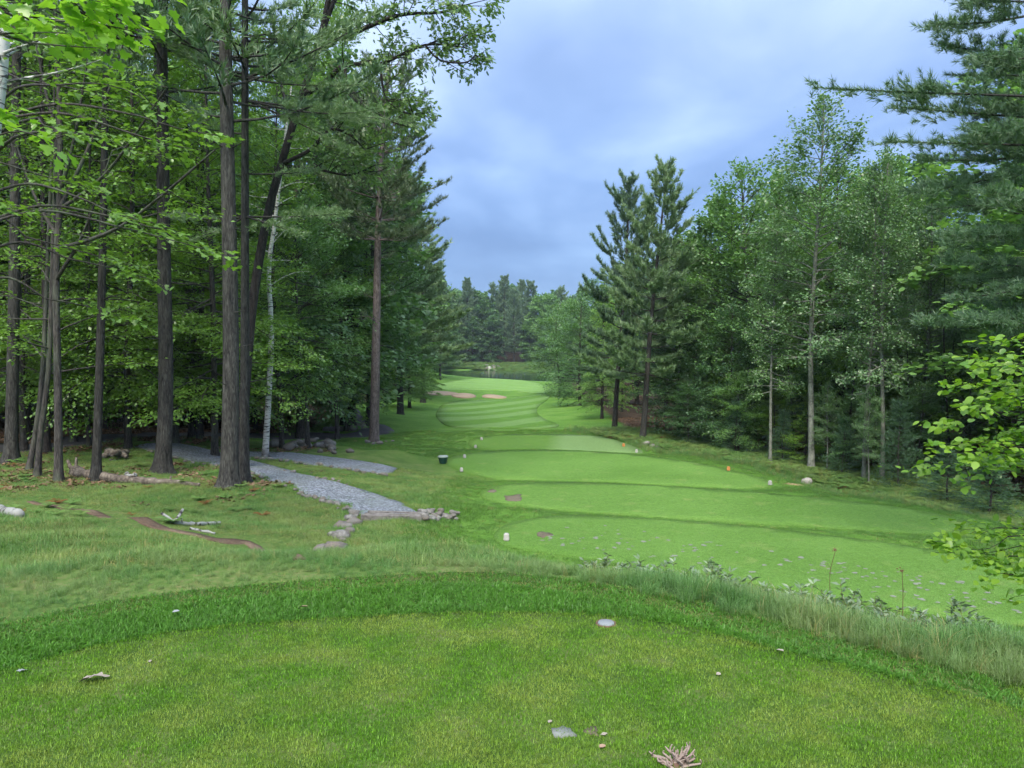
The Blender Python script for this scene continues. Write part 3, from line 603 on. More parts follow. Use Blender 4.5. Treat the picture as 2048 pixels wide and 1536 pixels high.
for i in range(2): proto(f'tpine{i}', 'pine_tree', pine(60 + i, 22, .45, 3.4, .6, 5, r0=.24, tl=.27, wd=.075, K=10, step=.18, name='tall_pine', shape='white', snags=14))
for i in range(2): proto(f'hem{i}', 'hemlock_tree', pine(70 + i, 14, .11, 2.9, .33, 7, .17, 'hemlock', .19, 8, .085, .17, 'bark', 'hemlock', name='hemlock', droop=.25, lift=-.1, snags=0))
for i in range(2): proto(f'fir{i}', 'fir_sapling', pine(80 + i, 4, .04, 1.25, .20, 7, .045, 'fir', .12, 8, .06, .10, 'bark', 'fir', name='fir', snags=0, lift=.25))
# far side of the pond: bigger, fewer leaves
for i in range(3): proto(f'farbroad{i}', 'broadleaf_tree', broadleaf(90 + i, 16, .08, 4.8, 90, .45, 8, .2, 'tall', lm='broad', el=(-5, 55), flat=.18, tpl=BROAD, name='far_broadleaf'))
for i in range(3): proto(f'farpine{i}', 'pine_tree', pine(95 + i, 20, .16, 3.9, .7, 6, .22, 'white', .50, 8, .10, .36, name='far_pine', snags=0))
proto('bare', 'slender_tree', (lambda A: (trunk_tube(A, trunk_path(np.random.default_rng(7), 12, (.4, .2), .15), .085), (A.mesh('slender_trunk', M['darkbark'], True), None))[1])(Acc()))

def plant(key, x, y, H=None, rz=None, wide=1.0, label=None, group=None, cat='tree', z=None, lean=(0, 0)):
    kind, tm, cm = PROTO[key]; hp = max(v.co.z for v in tm.vertices) if (key not in HP) else HP[key]; HP[key] = hp
    s = (H / hp) if H else 1.0; rz = RND.uniform(0, 6.28) if rz is None else rz
    e = empty(kind, (x, y, (hz(x, y) if z is None else z) - .05), rz, (s * wide, s * wide, s)); e.rotation_euler = (lean[0], lean[1], rz)
    obj('trunk', tm, e)
    if cm: obj('crown', cm, e)
    tag(e, label, cat, group); return e
HP = {}; RND = random.Random(3)
USED = []
def place(key, px, d, H, label, group=None, wide=1.0, rz=None, cat='tree'):
    x = xof(px, d); USED.append((x, d)); return plant(key, x, d, H, rz, wide, label, group, cat)
def top(px_y, d, x): return (HOR - px_y) / FPX * d + EYE - hz(x, d)

# --- right-hand side: the pines and broadleaves along the fairway
def rt(key, px, d, ytop, label, group=None, wide=1.0, rz=None):
    x = xof(px, d); return place(key, px, d, top(ytop, d, x), label, group, wide, rz)
e = rt('wpine0', 1287, 40, 318, 'tall white pine with bare lower trunk at the edge of the far tee', wide=.92, rz=1.0); e.rotation_mode = 'ZYX'; e.rotation_euler.y = .075
e = rt('wpine1', 1230, 46.5, 345, 'white pine just behind the tall bare-trunked pine, slightly shorter', wide=.85, rz=2.2); e.rotation_mode = 'ZYX'; e.rotation_euler.y = .05
rt('aspen0', 1628, 32, 185, 'tallest pale-trunked aspen rising above the woods opposite the white boulder', wide=1.05)
rt('aspen1', 1735, 30, 330, 'thin pale aspen with crooked trunk, second along from the tallest aspen', wide=.8)
rt('aspen2', 1772, 29.5, 300, 'pale aspen with forked stem standing closest to the fir sapling', wide=.85)
rt('aspen1', 1848, 32, 330, 'slender grey aspen nearest the big overhanging pine', wide=.8)
rt('aspen2', 1545, 33.5, 430, 'leaning thin aspen between the white pines and the tallest aspen', wide=.8)
rt('broad0', 1490, 40, 330, 'broad leafy tree left of the tallest aspen, yellowish green', wide=1.0)
rt('broad1', 1420, 44, 400, 'rounded leafy tree close behind the white pines', wide=1.0)
rt('low0', 1360, 42, 560, 'low dense broadleaf filling the gap beside the bare pine trunk', wide=1.0)
rt('low1', 1460, 37.5, 600, 'bushy low tree with branches to the ground by the ferns', wide=.95)
rt('broad2', 1560, 42, 350, 'dense tree directly behind the leaning thin aspen', wide=1.0)
rt('broad0', 1680, 38, 335, 'leafy tree filling the woods just beyond the tallest aspen', wide=1.0)
rt('broad1', 1790, 38, 320, 'yellow-green crowned tree behind the forked aspen', wide=1.0)
rt('low0', 1160, 76, 590, 'bright yellow-green rounded tree at the fairway narrows', wide=1.15)
rt('hem0', 1205, 60, 560, 'dark feathery evergreen between the rounded tree and the pines', wide=1.0)
rt('low1', 1120, 98, 610, 'small rounded tree leaning over the pond end of the fairway', wide=1.1)
rt('broad2', 1190, 90, 560, 'grey-green tree behind the bright rounded tree', wide=1.0)
rt('fir0', 1805, 28.5, 800, 'dark fir sapling under the forked aspen', wide=1.1)
rt('fir1', 1690, 31, 830, 'small fir sapling in shade below the tallest aspen', wide=1.1)
rt('fir0', 1570, 34, 820, 'fir sapling beside the leaning thin aspen', wide=1.2)
rt('fir1', 1475, 36, 800, 'bluish fir sapling at the end of the ferns', wide=1.2)
rt('fir1', 1905, 25.5, 900, 'spreading low fir behind the near beech branches', wide=2.0)
rt('fir0', 1990, 23.5, 910, 'spreading low fir at the foot of the big pine', wide=2.0)

for k, (px, d, yt, key) in enumerate(sorted([(1400, 40, 690, 'low1'), (1440, 39, 720, 'maple1'), (1515, 37.5, 690, 'low0'), (1590, 36.5, 640, 'maple2'), (1650, 35.5, 700, 'low1'), (1700, 34, 660, 'maple0'), (1755, 33, 700, 'low0'), (1810, 33, 640, 'maple3'), (1880, 31, 700, 'low1'), (1930, 30, 640, 'maple2'), (1660, 31.6, 760, 'aspen1'), (1745, 29, 770, 'aspen2'), (1480, 36.2, 740, 'low0'), (1380, 39, 760, 'low1'), (1550, 35, 760, 'maple1'), (1615, 33.5, 770, 'maple3'), (1705, 31.5, 790, 'low0'), (1840, 30, 760, 'low1')])):
    rt(key, px, d, yt, ['first', 'second', 'third', 'fourth', 'fifth', 'sixth', 'seventh', 'eighth', 'ninth', 'tenth', 'eleventh', 'twelfth', 'thirteenth', 'fourteenth', 'fifteenth', 'sixteenth', 'seventeenth', 'eighteenth'][k] + ' leafy understorey tree from the left among the aspen trunks', 'understorey between the aspens', 1.15)
# --- left-hand side beyond the red pine
rt('hem0', 797, 68, 520, 'light green hemlock with paired trunks beside the bunkers', wide=1.15)
rt('hem1', 818, 72, 560, 'hemlock nearest the fairway, branches sweeping low', wide=1.1)
rt('wpine2', 845, 82, 430, 'white pine at the corner of the woods above the sand', wide=1.1)
rt('wpine0', 800, 58, 330, 'bushy white pine behind the lone red pine', wide=1.05)
rt('hem1', 845, 95, 610, 'small hemlock where the woods meet the green', wide=1.2)
rt('farpine0', 880, 130, 545, 'pine beyond the green at the edge of the pond', wide=1.0)
rt('low0', 868, 135, 690, 'grey-green bush leaning out over the pond', wide=1.3)
rt('mid0', 612, 31, 395, 'dense dark broadleaf behind the birch, leaves reaching the path', wide=.85)
rt('mid0', 672, 41, 400, 'dense broadleaf beside the lone red pine', wide=.75)
rt('maple2', 690, 45, 300, 'layered light green maple between the dense broadleaf and the lone red pine', wide=.8)
rt('tmaple0', 40, 25, -150, 'tall maple filling the woods behind the thick edge pine', wide=1.0)
rt('tmaple1', 140, 27, -150, 'tall maple behind the mossy maple', wide=1.0)
rt('tmaple0', 250, 25.5, -150, 'tall maple filling the gap between the slim pine and the furrowed pine', wide=1.0)
rt('tmaple1', 345, 28, -150, 'tall maple directly behind the furrowed pine', wide=1.0)
rt('tmaple0', 425, 26, -100, 'tall maple between the furrowed pine and the close pair', wide=1.0)
rt('tmaple1', 560, 30, 60, 'tall maple behind the birch and the leaning oak', wide=.9)
rt('tmaple1', 200, 33, -200, 'tallest maple above the dark cart path', wide=1.1)
rt('tmaple1', 665, 50, -40, 'tall feathery maple showing above the leaning oak limbs', wide=.75)
rt('broad2', 748, 52, 170, 'tall grey-green tree close behind the crown of the lone red pine', wide=.62)
rt('broad1', 700, 46, 120, 'tall light green tree behind the lone red pine', wide=1.0)
rt('broad0', 600, 40, 120, 'tall yellowish tree behind the leaning oak', wide=1.0)

# --- across the pond
FARX = [(895, 226, 575, 'farbroad0'), (918, 232, 585, 'farbroad1'), (936, 224, 556, 'farpine0'), (960, 236, 585, 'farbroad2'), (985, 238, 565, 'farpine1'), (1008, 242, 552, 'farpine2'), (1028, 222, 575, 'farpine1'), (1045, 238, 560, 'farpine0'), (1062, 230, 562, 'farpine2'),
        (1078, 226, 590, 'farbroad1'), (1098, 222, 590, 'farbroad0'), (1122, 232, 572, 'farpine1'), (1140, 220, 600, 'farbroad2'), (1160, 228, 575, 'farpine0'), (1110, 210, 640, 'farbroad1'), (905, 219, 650, 'farbroad2'), (945, 221, 640, 'farbroad0'), (985, 222, 630, 'farbroad1'), (1060, 220, 640, 'farbroad2'),
        (1130, 190, 610, 'farbroad0'), (875, 205, 600, 'farbroad1'), (1020, 260, 570, 'farbroad0'), (970, 262, 590, 'farpine0'), (1090, 258, 595, 'farpine1'), (920, 255, 590, 'farpine2'), (1150, 250, 590, 'farbroad1'), (880, 250, 580, 'farpine1')]
ORD = ['first', 'second', 'third', 'fourth', 'fifth', 'sixth', 'seventh', 'eighth', 'ninth', 'tenth', 'eleventh', 'twelfth', 'thirteenth', 'fourteenth', 'fifteenth', 'sixteenth', 'seventeenth', 'eighteenth', 'nineteenth', 'twentieth']
FARX += [(1092, 236, 588, 'farpine2'), (1106, 240, 582, 'farbroad2'), (950, 228, 580, 'farbroad1')]
FARX.sort(); cnt_ = {True: 0, False: 0}
for px, d, yt, key in FARX:
    pn = 'pine' in key
    rt(key, px, d, yt, (ORD[cnt_[pn]] + ' spiky-topped pine from the left in the woods across the pond') if pn else (ORD[cnt_[pn]] + ' rounded leafy tree from the left in the woods across the pond'), 'pines across the pond' if pn else 'leafy trees across the pond', 1.05); cnt_[pn] += 1

# --- fill the woods, keeping the photograph's skyline
SKYL = np.array([(-3000, -900), (700, -300), (760, 150), (830, 330), (860, 430), (885, 520), (900, 570), (960, 590), (1085, 595), (1150, 595), (1180, 575), (1210, 540), (1260, 500), (1330, 470), (1400, 440), (1440, 400), (1500, 340), (1560, 330), (1640, 350), (1700, 335), (1850, 310), (1900, 150), (1960, -200), (4000, -600)])
def skyl(px, wpx): return max(np.interp(np.linspace(px - wpx, px + wpx, 5), SKYL[:, 0], SKYL[:, 1]))
def fill(poly, xr, yr, n, sp, kinds, hmax, label, group, inset=1.2, seed=1, shrink=None):
    g = np.random.default_rng(seed); cnt = 0
    for _ in range(n * 30):
        if cnt >= n: break
        x, y = g.uniform(*xr), g.uniform(*yr)
        if shrink: y = yr[0] + (yr[1] - yr[0]) * g.random() ** shrink
        if float(sdf(poly, np.array([x]), np.array([y]))[0]) > -inset: continue
        px = CX + x / y * FPX
        if px < -650 or px > 2700: continue
        if float(segdist(ASPH, np.array([x]), np.array([y]))[0]) < 1.2 or bool(inpoly(ASPH, np.array([x]), np.array([y]))[0]): continue
        if any((x - a) ** 2 + (y - b) ** 2 < sp ** 2 for a, b in USED): continue
        key = kinds[g.integers(len(kinds))]; H = hmax * g.uniform(.72, 1.05); w_ = 2.4 / y * FPX
        H = min(H, top(skyl(px, w_ * .7), y, x))
        if H < 3.5: continue
        if H < 8 and 'pine' in key: key = 'maple1'
        USED.append((x, y)); cnt += 1
        plant(key, x, y, H, None, g.uniform(.85, 1.2), label, group)
    return cnt
fill(LEFT_EDGE, (-34, -9), (23, 48), 60, 2.0, ['tmaple0', 'tmaple1', 'tmaple0', 'tmaple1', 'broad0', 'broad2'], 19, 'layered maple in the shaded woods behind the pine trunks', 'maples in the shaded left woods', .8, 1)
fill(LEFT_EDGE, (-75, -11), (44, 120), 70, 3.4, ['broad0', 'broad1', 'maple0', 'maple3', 'tpine0', 'wpine1', 'broad2', 'maple1'], 26, 'tree deep in the dark woods behind the cart path', 'trees deep in the left woods', 1.5, 2, 1.4)
fill(LEFT_EDGE, (-60, -14), (110, 214), 26, 5.5, ['farbroad0', 'farpine1', 'farbroad2'], 20, 'far tree in the woods along the green', 'far trees along the green', 2, 3)
fill(RIGHT_EDGE, (8, 45), (24, 62), 44, 2.7, ['broad0', 'broad1', 'maple0', 'broad2', 'wpine2', 'aspen1', 'maple3'], 17, 'tree in the dark woods behind the aspens', 'trees behind the aspens', 2.2, 4, 1.3)
fill(RIGHT_EDGE, (7, 70), (56, 130), 44, 4.0, ['broad0', 'broad2', 'maple1', 'wpine1', 'broad1'], 19, 'tree far back in the woods beyond the white pines', 'trees far back in the right woods', 2, 5, 1.3)
fill(RIGHT_EDGE, (9, 60), (120, 214), 22, 6, ['farbroad0', 'farpine2', 'farbroad1'], 20, 'far tree in the woods right of the pond', 'far trees right of the pond', 2, 6)
fill(FAR_EDGE, (-70, 70), (228, 300), 34, 6.5, ['farbroad0', 'farpine2', 'farbroad1', 'farpine0'], 22, 'tree at the back of the woods beyond the pond', 'trees at the back beyond the pond', 2, 7)
for k in range(34):   # slender bare stems standing in the shade
    g = RND; x = g.uniform(-26, -9); y = g.uniform(27, 46)
    if float(sdf(LEFT_EDGE, np.array([x]), np.array([y]))[0]) > -.5 or bool(inpoly(ASPH, np.array([x]), np.array([y]))[0]) or any((x - a) ** 2 + (y - b) ** 2 < .8 for a, b in USED): continue
    plant('bare', x, y, g.uniform(9, 13), None, g.uniform(.6, 1.5), 'slender dark stem in the shaded woods behind the cart path', 'slender stems in the left woods')
for k in range(26):
    g = RND; x = g.uniform(8, 26); y = g.uniform(28, 50)
    if float(sdf(RIGHT_EDGE, np.array([x]), np.array([y]))[0]) > -1 or any((x - a) ** 2 + (y - b) ** 2 < .8 for a, b in USED): continue
    plant('bare', x, y, min(g.uniform(8, 11), top(skyl(CX + x / y * FPX, 10), y, x) - 1), None, g.uniform(.6, 1.3), 'slender dark stem in the woods behind the aspens', 'slender stems behind the aspens')

# ------------------------------------------------------------------ the trees one can tell apart near the camera
def root_at(px, py): p = G(px, py); return np.array([p[0], p[1], hz(*p)])
def finish(kind, T, L, bark_, lm, base, label, cat='tree', smooth_=True):
    """world-space meshes become a thing with its origin at the foot"""
    e = empty(kind, tuple(base))
    for A, nm, mt in ((T, 'trunk', bark_), (L, 'crown', lm)):
        if A is None or A.n == 0: continue
        for i in range(len(A.V)): A.V[i] = A.V[i] - np.asarray(base)
        obj(nm, A.mesh(kind + '_' + nm, [M[q] for q in (mt if isinstance(mt, list) else [mt])], nm == 'trunk' and smooth_), e)
    tag(e, label, cat); return e
def trunk_through(pts, d, H, n=16):
    """path through photo pixels at depth d, carried on upward to height H"""
    P = [at(px, py, d) for px, py in pts]; P[0][2] = hz(P[0][0], d); P = np.array(P)
    dirv = unit(P[-1] - P[-2]); z1 = P[0][2] + H
    if P[-1][2] < z1: P = np.r_[P, (P[-1] + dirv * (z1 - P[-1][2]) / max(dirv[2], .3))[None]]
    return curve(P, 5, False)
def hero_tube(A, path, r0, k=12, top=.15, flare=.5, lobes=.14):
    z0 = path[0, 2]; H = path[-1, 2] - z0; L_ = np.r_[0, np.cumsum(np.linalg.norm(np.diff(path, axis=0), axis=1))]
    ls = np.unique(np.r_[0, .07, .15, .27, .45, .75, 1.2, np.arange(1.8, L_[-1], .9), L_[-1]]); P = np.array([np.interp(ls, L_, path[:, i]) for i in range(3)]).T
    rad = r0 * (top + (1 - top) * (1 - ls / L_[-1]) ** .7) * (1 + flare * np.exp(-ls / .25)); P = np.r_[P[:1] - [[0, 0, .4]], P]; rad = np.r_[rad[0] * 1.2, rad]
    tube(A, P, rad, k, 0, lobes, ph=path[0, 0] * 5)
def crown_above(T, L, g, path, s0, n, ln, tl=.27, K=11, wd=.075, step=.19):
    for i in range(n):
        s = s0 + (1 - s0) * i / n; pine_branch(T, L, g, along(path, s), i * 2.4, ln * (1.05 - .7 * (i / n)) * g.uniform(.7, 1.1), R(g.uniform(-5, 20)), .2, tl, K, wd, step, .04)
def plume(T, L, g, path, py0, d, tip, dt, tl=.14, K=16, wd=.045, step=.075, up=.12, r0=.03, first=.25, tw=.30, lift=.45):
    """pine limb from the trunk at photo row py0 to the photo pixel tip at depth dt"""
    zt = at(0, py0, d)[2]; k = np.argmin(np.abs(path[:, 2] - zt)); s = path[k]; q = at(*tip, dt); v = q - s; ln = math.hypot(v[0], v[1])
    pine_branch(T, L, g, s, math.atan2(v[1], v[0]), ln, math.atan((v[2] - ln * up) / ln), up, tl, K, wd, step, r0, first, tw, lift=lift)
def snag(T, g, path, n, zlo, zhi):
    for i in range(n):
        z = path[0, 2] + g.uniform(zlo, zhi); k = np.argmin(np.abs(path[:, 2] - z)); az = g.uniform(0, 6.28); l = g.uniform(.25, 1.0); p0 = path[k]; dd = np.array([math.cos(az), math.sin(az), g.uniform(-.1, .4)])
        tube(T, np.array([p0, p0 + dd * l * .5, p0 + dd * l + [0, 0, g.normal(0, .08)]]), [.022, .014, .004], 4, cap=False)

def hero_pine(pts, d, wpx, H, label, seed, plumes=(), bark_='pinebark', n=26, s0=.55, ln=3.2, snags=10):
    g = np.random.default_rng(seed); T, L = Acc(), Acc(); path = trunk_through(pts, d, H); hero_tube(T, path, wpx / 2 / FPX * d, 16, flare=.75, lobes=.24)
    crown_above(T, L, g, path, s0, n, ln); snag(T, g, path, snags, 2.5, 9)
    for p in plumes: plume(T, L, g, path, p[0], d, p[1], p[2], **(p[3] if len(p) > 3 else {}))
    USED.append((path[0, 0], path[0, 1])); return finish('pine_tree', T, L, bark_, 'pine', path[0], label)
def gd(px, py): return float(G(px, py)[1])
hero_pine([(22, 925), (28, 600), (32, 230), (34, 0)], gd(22, 925), 24, 21, 'thick dark pine trunk at the edge of the picture by the ferns', 1)
hero_pine([(192, 960), (203, 600), (213, 100), (216, 0)], gd(192, 960), 17, 20, 'straight slim pine standing at the rotten log', 2)
hero_pine([(325, 945), (332, 780), (328, 500), (324, 100), (323, 0)], gd(325, 945), 30, 22, 'stout deeply furrowed pine beside the gravel path', 3, snags=16)
hero_pine([(458, 976), (462, 700), (455, 300), (449, 0)], gd(458, 976), 34, 23, 'thickest pine of the close pair beside the gravel path', 4)
hero_pine([(489, 968), (490, 600), (490, 200), (490, 0)], gd(489, 964), 19, 22, 'slimmer pine of the close pair, its plumes reaching over the gravel', 5, snags=8, plumes=[
    (60, (640, 75), 18.5), (40, (620, 20), 20, dict(up=.2)), (165, (720, 170), 18.5), (150, (640, 140), 20), (215, (860, 250), 19, dict(tw=.24, up=.02)), (205, (760, 215), 17.5), (200, (700, 300), 18.5, dict(up=-.05)), (425, (700, 425), 18.3, dict(up=.03)), (440, (600, 470), 18.5, dict(up=-.05)),
    (395, (330, 430), 20.5), (430, (380, 480), 19.5), (150, (400, 120), 21), (260, (390, 250), 21), (330, (640, 340), 20.5)])
def slim(pts, d, wpx, H, kind, label, bark_='bark', seed=1, crown=None):
    g = np.random.default_rng(seed); T, L = Acc(), Acc(); path = trunk_through(pts, d, H); hero_tube(T, path, wpx / 2 / FPX * d, 9)
    if crown:
        for i in range(crown):
            s = .42 + .55 * i / crown; az = i * 2.4 + g.normal(0, .3); e = R(g.uniform(5, 40))
            leafy(T, L, g, along(path, s), (math.cos(az) * math.cos(e), math.sin(az) * math.cos(e), math.sin(e)), g.uniform(1.4, 2.6) * (1.1 - .5 * i / crown), sag=.2, dens=20, leaf=.12, r0=.025, flat=.05, twigs=False)
    USED.append((path[0, 0], path[0, 1])); return finish(kind, T, L, bark_, 'maple', path[0], label)
slim([(57, 884), (55, 600), (52, 300), (48, 0)], 27, 13, 17, 'pine_tree', 'dark trunk behind the thick pine at the edge of the picture', 'darkbark', 11, 18)
slim([(93, 905), (92, 700), (88, 480), (84, 200)], gd(93, 905), 15, 16, 'maple_tree', 'dark trunk behind the curved thin stems', 'darkbark', 12, 18)
slim([(58, 940), (72, 860), (84, 760), (92, 600), (100, 400)], gd(58, 940), 11, 11, 'maple_tree', 'thin curved stem leaning towards the mossy maple, outer of two', 'bark', 13, 14)
slim([(75, 953), (82, 860), (96, 760), (102, 620), (108, 420)], gd(75, 953), 12, 11, 'maple_tree', 'thin curved stem next to the mossy maple, inner of two', 'bark', 14, 14)
slim([(178, 893), (176, 780), (177, 600), (180, 300)], gd(178, 893), 8, 12, 'maple_tree', 'thin straight sapling behind the slim pine', 'bark', 15, 12)
slim([(384, 880), (380, 700), (376, 480), (374, 250)], gd(384, 880), 14, 15, 'maple_tree', 'dark trunk across the gravel between the furrowed pine and the close pair', 'darkbark', 16, 16)
slim([(400, 877), (402, 700), (404, 500), (405, 250)], gd(400, 877), 13, 15, 'maple_tree', 'second dark trunk across the gravel, closest to the close pair', 'darkbark', 17, 16)
slim([(735, 852), (738, 760), (742, 600), (744, 450)], gd(735, 852), 9, 13, 'maple_tree', 'thin trunk just behind the lone red pine', 'bark', 18, 12)
slim([(686, 850), (690, 780), (694, 650)], gd(686, 850), 11, 12, 'maple_tree', 'dark stem by the stones on the bend of the cart path', 'darkbark', 19, 12)
slim([(699, 852), (712, 780), (722, 650)], gd(699, 852), 9, 11, 'maple_tree', 'leaning dark stem by the stones on the bend of the cart path', 'darkbark', 20, 10)

# mossy maple with limbs reaching over the slope
g = np.random.default_rng(31); T, L = Acc(), Acc(); d = gd(117, 963); path = trunk_through([(117, 963), (116, 800), (112, 560), (118, 420), (120, 250), (112, 60)], d, 14); hero_tube(T, path, 8 / FPX * d, 10, .2)
for y0, tip, dt, ln in [(420, (255, 60), d, 0), (400, (180, 90), d - 1, 0), (560, (225, 300), d - 1.5, 0), (470, (20, 250), d + 1, 0), (300, (60, 20), d, 0), (420, (330, 180), d - 4, 0), (500, (430, 300), d - 6, 0)]:
    zt = at(0, y0, d)[2]; k = np.argmin(np.abs(path[:, 2] - zt)); s = path[k]; q = at(*tip, dt); mid = (s + q) / 2 - [0, 0, .35]; P = curve(np.array([s, mid, q]), 5, False); tube(T, P, np.linspace(.055, .015, len(P)), 6, cap=False)
    for i in range(7):
        u = g.uniform(.3, 1); p = along(P, u); az = g.uniform(0, 6.28); leafy(T, L, g, p, (math.cos(az), math.sin(az), g.uniform(-.1, .4)), g.uniform(.9, 1.7), sag=.18, dens=26, leaf=.105, tpl=DIAMOND, r0=.014, flat=.04)
finish('maple_tree', T, L, 'bark', 'maple', path[0], 'mossy grey maple whose limbs fork above the rotten log')

# bright maple sprays hanging in from a sapling on the slope
g = np.random.default_rng(32); T, L = Acc(), Acc(); d = 12.0; path = trunk_through([(-60, 1010), (-62, 700), (-50, 400), (-30, 150)], d, 9); hero_tube(T, path, .07, 9, .25)
for tip, dt, ln in [((450, 500), 11, 1.2), ((395, 470), 11.3, 1.1), ((350, 440), 11.2, 1.0), ((445, 260), 11.0, 1.1), ((400, 290), 11.5, 1.0), ((330, 215), 10.5, 1.2), ((150, 265), 8.5, .8), ((130, 240), 8.6, .7), ((310, 330), 12, 1.3), ((230, 380), 12, 1.3), ((260, 520), 12.5, 1.2), ((330, 560), 12.5, 1.2), ((200, 180), 11, 1.3), ((80, 430), 11, 1.0), ((280, 640), 13.5, 1.1)]:
    q = at(*tip, dt); k = np.argmin(np.abs(path[:, 2] - (q[2] + .3))); s = path[k]; v = q - s; a = math.atan2(v[1], v[0]) + g.normal(0, .15); st = q - np.array([math.cos(a), math.sin(a), -.22]) * ln * 1.3
    P = curve(np.array([s, (s + st) / 2 + [0, 0, .25], st]), 5, False); tube(T, P, np.linspace(.028, .014, len(P)), 5, cap=False)
    leafy(T, L, g, st, q - st, float(np.linalg.norm(q - st)), sag=.05, dens=30, leaf=.10, tpl=MAPLE, r0=.013, wide=.36, flat=.03, tilt=.3, first=.1)
finish('maple_tree', T, L, 'bark', 'maple', path[0], 'maple sapling holding bright leaf sprays across the pine trunks')
g = np.random.default_rng(33); T, L = Acc(), Acc(); d = 6.4; path = trunk_through([(-330, 1330), (-300, 800), (-260, 300), (-200, -50)], d, 6.5); hero_tube(T, path, .06, 9, .3)
for tip, ln in [((310, 60), 1.0), ((290, 10), .9), ((240, 40), .9), ((200, -10), .9), ((150, 55), .8), ((215, 85), .7), ((110, 20), .8), ((260, -40), 1.0), ((330, -20), .9), ((60, -10), .8), ((50, 260), .45), ((40, 225), .4), ((120, 300), .5)]:
    dt = d + g.uniform(-.5, .5); q = at(*tip, dt); s = path[np.argmin(np.abs(path[:, 2] - (q[2] + .1)))]; v = unit(q - s); st = q - v * ln; P = curve(np.array([s, (s + st) / 2 + [0, 0, .15], st]), 5, False); tube(T, P, np.linspace(.02, .010, len(P)), 5, cap=False)
    leafy(T, L, g, st, q - st, ln, sag=.06, dens=40, leaf=.115, tpl=MAPLE, r0=.009, wide=.36, flat=.04, tilt=.4, first=.1, hang=.1)
finish('maple_tree', T, L, 'bark', 'maple_bright', path[0], 'near maple with large lobed lime-green leaves hanging into the top corner')

# leaning oak with limbs out over the clearing
g = np.random.default_rng(34); T, L = Acc(), Acc(); d = 23.5; path = trunk_through([(478, 905), (492, 750), (506, 600), (535, 430), (565, 320), (604, 190), (640, 80), (668, -60)], d, 17); hero_tube(T, path, 11 / FPX * d, 11, .25)
def limb(pts, dd, r, n, ln, lo=.25):
    n = int(n * 1.5)
    P = curve(np.array([at(px, py, q) for (px, py), q in zip(pts, dd)]), 5, False); tube(T, P, np.linspace(r, .018, len(P)), 7, cap=False)
    for i in range(n):
        u = lo + (1 - lo) * (i + g.uniform(0, 1)) / n; p = along(P, u); dr = unit(along(P, min(u + .05, 1)) - along(P, u - .05)); a = math.atan2(dr[1], dr[0]) + g.normal(0, 1.0)
        leafy(T, L, g, p, (math.cos(a), math.sin(a), g.uniform(-.35, .75)), ln * g.uniform(.6, 1.2), sag=.05, dens=40, leaf=.16, tpl=OAK, r0=.018, wide=.5, flat=.11, tilt=.75, hang=.3)
limb([(606, 190), (650, 165), (690, 130), (760, 128), (850, 90), (930, 95)], [23.5, 23.2, 22.8, 22.5, 22.2, 22], .10, 15, 1.25, .35)
limb([(640, 90), (720, 60), (800, 30), (880, 25), (930, 10)], [23.5, 23, 22.5, 22, 22], .09, 15, 1.25, .2)
limb([(560, 330), (620, 300), (660, 260), (700, 270), (730, 300)], [23.5, 23, 22.6, 22.4, 22.2], .07, 9, 1.0)
limb([(630, 110), (680, -20), (760, -80), (860, -110)], [23.5, 23.5, 23, 23], .09, 12, 1.3)
limb([(655, -20), (640, -120), (600, -200)], [23.5, 24, 25], .07, 10, 1.3)
limb([(655, -20), (700, -160), (720, -240)], [23.5, 23, 22], .07, 10, 1.3)
limb([(585, 250), (560, 160), (540, 60)], [23.5, 24.5, 25.5], .07, 9, 1.1)
limb([(690, 130), (700, 190), (760, 230), (800, 250)], [22.8, 22.4, 22.2, 22], .05, 9, .95)
limb([(760, 128), (770, 190), (800, 220), (830, 230)], [22.5, 22.3, 22.2, 22], .04, 8, .95)
limb([(560, 330), (640, 340), (700, 350), (750, 330)], [23.5, 23.2, 23, 22.8], .05, 9, 1.1)
limb([(850, 90), (880, 120), (930, 125), (950, 110)], [22.2, 22, 21.8, 21.8], .03, 6, .75)
USED.append((path[0, 0], path[0, 1])); finish('oak_tree', T, L, 'darkbark', 'oak', path[0], 'leaning oak behind the close pair, limbs reaching out against the sky')

# birches
def birch(pts, d, wpx, H, label, seed, n=20, s0=.45):
    g = np.random.default_rng(seed); T, L = Acc(), Acc(); path = trunk_through(pts, d, H); hero_tube(T, path, wpx / 2 / FPX * d, 10, .2, .35)
    for i in range(n):
        s = s0 + (1 - s0) * i / n; az = i * 2.4; leafy(T, L, g, along(path, s), (math.cos(az), math.sin(az), g.uniform(.2, .8)), g.uniform(1.0, 1.9), sag=.25, dens=22, leaf=.10, r0=.022, flat=.09, twigs=False, tilt=.6)
    return finish('birch_tree', T, L, 'birch', 'maple', path[0], label)
birch([(530, 915), (537, 800), (543, 660), (537, 540), (549, 450), (560, 360)], gd(530, 915), 12.5, 13, 'slim white birch standing between the two gravel paths', 5)
birch([(-75, 1120), (-50, 600), (-20, 300), (2, 130), (10, 0)], 9.0, 40, 11, 'white birch trunk leaning in at the top corner of the picture', 6, 16, .55)

